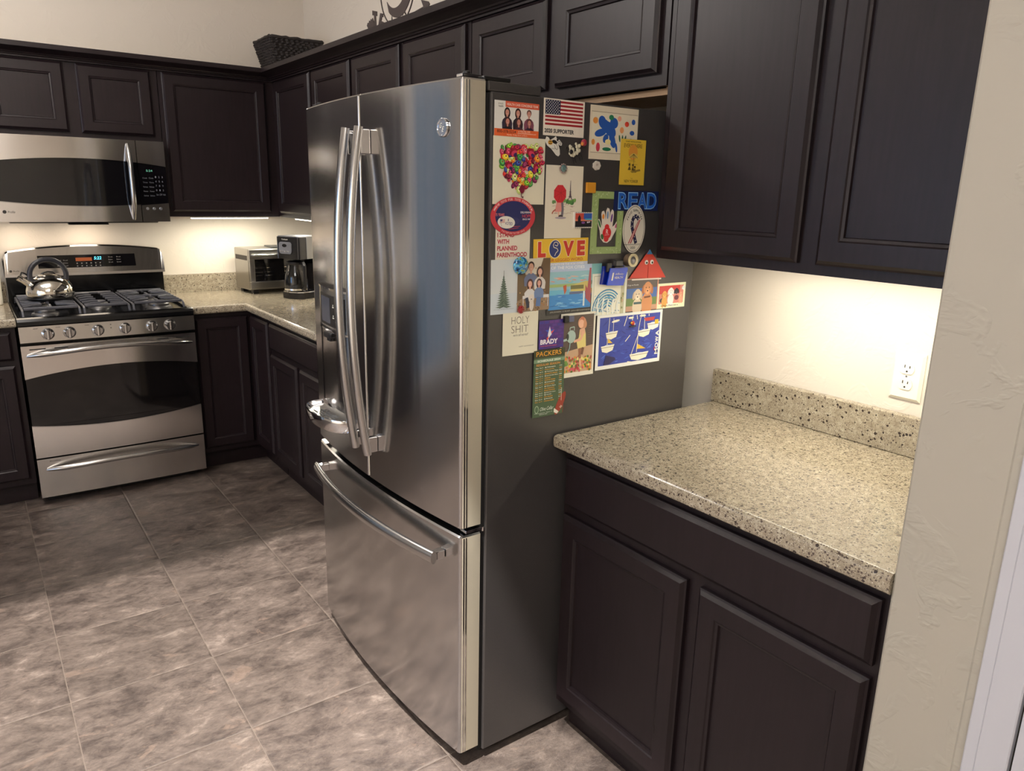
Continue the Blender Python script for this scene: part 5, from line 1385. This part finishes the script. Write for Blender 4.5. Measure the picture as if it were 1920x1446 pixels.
c.done('girl_card', 'card of a child in yellow with a watering can over flowers', 'card', CG)
# star card
c = Card(-.7075, 1.2170, .0805, .073, 3.9, 0, (74, 42, 122))
for k in range(9):
    for j in range(5): c.rect(.02+.2*j-(.08 if k % 2 else 0) if j else .01, .03+.108*k, .18+.2*j-(.08 if k % 2 else 0), .11+.108*k, R.choice([(82, 48, 134), (66, 40, 118), (96, 44, 130), (60, 52, 140)]))
c.star(.42, .40, .19, (60, 90, 190), -90, .36); c.poly([(.42, .22), (.50, .50), (.36, .66), (.36, .48)], (232, 228, 230)); c.poly([(.48, .40), (.62, .34), (.50, .48)], (214, 66, 60)); c.poly([(.30, .62), (.40, .56), (.34, .72)], (214, 66, 60))
c.text('BRADY', .06, .66, .70, .17, (236, 232, 236), .04); c.text('UNITED AGAINST GUN VIOLENCE', .06, .875, .66, .035, (220, 90, 110), .012)
c.done('star_card', 'purple brick-patterned card with a red, white and blue star', 'card', CG)
# schedule
c = Card(-.7205, 1.1420, .1005, .1755, 3.2, 0, (74, 96, 68))
c.rect(0, 0, 1, .115, (60, 66, 40)); c.text('PACKERS', .06, .012, .84, .085, (40, 34, 20), .045); c.text('PACKERS', .075, .020, .81, .072, (222, 160, 50), .01)
c.rect(0, .135, 1, .185, (120, 150, 120)); c.text('SCHEDULE 2024', .12, .145, .74, .030, (230, 234, 220), .015); c.text('REGULAR SEASON', .09, .200, .76, .034, (226, 150, 60), .01)
TEAM = ['@ Philadelphia', 'Indianapolis', '@ Tennessee Titans', 'MINNESOTA VIKINGS', '@ Los Angeles Rams', 'ARIZONA', 'HOUSTON TEXANS', '@ Jacksonville', 'DETROIT LIONS', '@ Chicago Bears', 'SAN FRANCISCO', 'MIAMI DOLPHINS', '@ Detroit Lions', '@ Seattle', 'NEW ORLEANS', '@ Minnesota', 'CHICAGO BEARS']
for k, s_ in enumerate(TEAM):
    v = .255+.0315*k; col = (226, 226, 212) if s_[0] == '@' else (222, 156, 56)
    c.text('Sun', .07, v, .09, .017, col, .02); c.text('Sep %d' % (8+k), .19, v, .11, .017, col, .02); c.text(s_, .36, v-.002, .022*len(s_)+.04, .019, col, .02); c.text('12:00' if k % 3 else '7:15', .83, v-.004, .09, .017, col, .02)
c.text('Olive Cellar', .24, .855, .44, .055, (220, 226, 214), 0, .4); c.ell(.13, .88, .07, .06, (150, 170, 140)); c.ell(.13, .88, .05, .045, (84, 106, 78)); c.text('277 W. Northland Ave. - Appleton, WI', .06, .935, .58, .016, (226, 230, 220)); c.text('920.574.2361', .22, .957, .26, .014, (226, 230, 220))
c.ell(.90, .84, .105, .19, (150, 62, 46), 28); c.rect(.985, .70, 1.0, .99, (150, 62, 46)); c.poly([(.70, .90), (.86, .965), (.80, .995), (.69, .96)], (224, 220, 206)); c.line([(.93, .60), (.93, .80)], .012, (224, 220, 206))
for k in range(3): c.line([(.88+.02*k, .895-.01*k), (.93+.02*k, .915-.01*k)], .012, (232, 228, 216))
c.done('schedule_magnet', 'tall green football schedule magnet, lowest on the refrigerator side', 'magnet')
# anniversary card
c = Card(-.8165, 1.2435, .107, .1050, 1.5, 0, (228, 224, 202))
GY = (120, 112, 96)
c.text('HOLY', .24, .10, .50, .17, GY, -.012); c.text('SHIT', .24, .31, .48, .17, GY, -.012); c.text("we're still married!", .30, .50, .42, .06, (60, 56, 48), .0, .5); c.text('HAPPY ANNIVERSARY', .46, .80, .44, .028, (110, 104, 92))
c.done('anniversary_card', 'plain cream anniversary card with thin grey capital letters', 'card', CG)
# blue clip
t = thing('magnetic_clip', 'translucent blue plastic clip with white print over the wave print', 'clip', (-.47, YS-.012, 1.292))
bl = plain('blue_clip_plastic', rgb(16, 66, 200), .12, 0, .4); db = plain('dark_blue_clip_plastic', rgb(14, 34, 140), .15)
fy = lambda u, v, d: (u, YS-d, v)
b = MB(); b.prism([(-.512, 1.298), (-.444, 1.292), (-.430, 1.338), (-.433, 1.345), (-.506, 1.345)], fy, .004, .010, db); b.build('back_jaw', db, t)
b = MB(); b.prism([(-.500, 1.296), (-.441, 1.293), (-.428, 1.336), (-.431, 1.340), (-.490, 1.340)], fy, .0165, .0195, bl); fj = b.build('front_jaw', bl, t)
b = MB(); put_text(b, 'Affinity', lambda u, v, d: (u, YS-d, v), -.474, 1.3195, .032, .0075, .0199, M['white'], .0, .2); put_text(b, 'HEALTH', lambda u, v, d: (u, YS-d, v), -.475, 1.3120, .030, .006, .0199, M['white'], .01)
b.prism([(-.486, 1.308), (-.481, 1.308), (-.477, 1.328), (-.482, 1.328)], fy, .0196, .0199, M['white']); b.build('marking', M['white'], fj)
b = MB(); b.box((-.500, YS-.0102, 1.330), (-.482, YS-.0162, 1.3545), M['black'], .0015); b.box((-.478, YS-.0102, 1.3405), (-.446, YS-.023, 1.3440), M['black'], .001)
b.box((-.474, YS-.012, 1.3442), (-.448, YS-.022, 1.3600), plain('grey_ridged_grip', rgb(70, 70, 72), .4), .0015); b.build('spring_grip', M['black'], t)
# spool magnet
t = thing('spool_magnet', 'brown barrel-shaped magnet with a pale rim beside the blue clip', 'magnet', (-.412, YS-.001, 1.343))
b = MB(); n = 30; X, Z = -.412, 1.358
b.loft([[(X+r*math.cos(2*PI*k/n), YS-q, Z+r*math.sin(2*PI*k/n)) for k in range(n)] for r, q in ((.016, .0005), (.0175, .004), (.0165, .010), (.0155, .0195))], pr(96, 80, 66), True, True, True); b.build('barrel', None, t)
b = MB(); b.loft([[(X+r*math.cos(2*PI*k/n), YS-q, Z+r*math.sin(2*PI*k/n)) for k in range(n)] for r, q in ((.0155, .0196), (.0175, .0198), (.0175, .0225), (.0120, .0230), (.0105, .0205))], pr(222, 210, 170), True, True, True); b.build('rim', None, t)
b = MB(); b.loft([[(X+r*math.cos(2*PI*k/n), YS-q, Z+r*math.sin(2*PI*k/n)) for k in range(n)] for r, q in ((.0103, .0206), (.0085, .0215), (.004, .0225))], M['silver'], True, True, True); b.build('centre', M['silver'], t)
# red folded triangle
t = thing('paper_triangle', 'red folded paper triangle with googly eyes and blue tip', 'bookmark', (-.336, YS-.003, 1.305))
rd = pr(206, 62, 46, .5)
b = MB(); b.prism([(-.405, 1.308), (-.337, 1.3065), (-.3365, 1.360), (-.3565, 1.360)], fy, .002, .0035, rd); b.prism([(-.3345, 1.3065), (-.264, 1.305), (-.3105, 1.360), (-.3355, 1.360)], fy, .002, .0035, rd); b.prism([(-.3565, 1.3602), (-.3105, 1.3602), (-.334, 1.382)], fy, .002, .0032, rd)
b.prism([(-.345, 1.3705), (-.323, 1.3705), (-.334, 1.3835)], fy, .0033, .0042, pr(74, 140, 190)); b.build('folded_body', None, t)
b = MB(); b.prism([(-.394, 1.3055), (-.281, 1.3040), (-.281, 1.3005), (-.394, 1.3020)], fy, .002, .003, pr(230, 216, 206)); b.build('paper_edge', None, t)
for x in (-.3445, -.3235):
    b = MB(); z = 1.349; b.loft([[(x+r*math.cos(2*PI*k/20), YS-q, z+r*math.sin(2*PI*k/20)) for k in range(20)] for r, q in ((.0062, .0036), (.0062, .0050), (.004, .0062))], pr(236, 234, 226, .1), True, True, True)
    ey = b.build('googly_eye', None, t); b = MB(); b.loft([[(x-.0005+r*math.cos(2*PI*k/14), YS-q, z-.001+r*math.sin(2*PI*k/14)) for k in range(14)] for r, q in ((.0032, .0063), (.0030, .0067))], pr(20, 18, 18, .1), True, True, True); b.build('pupil', None, ey)
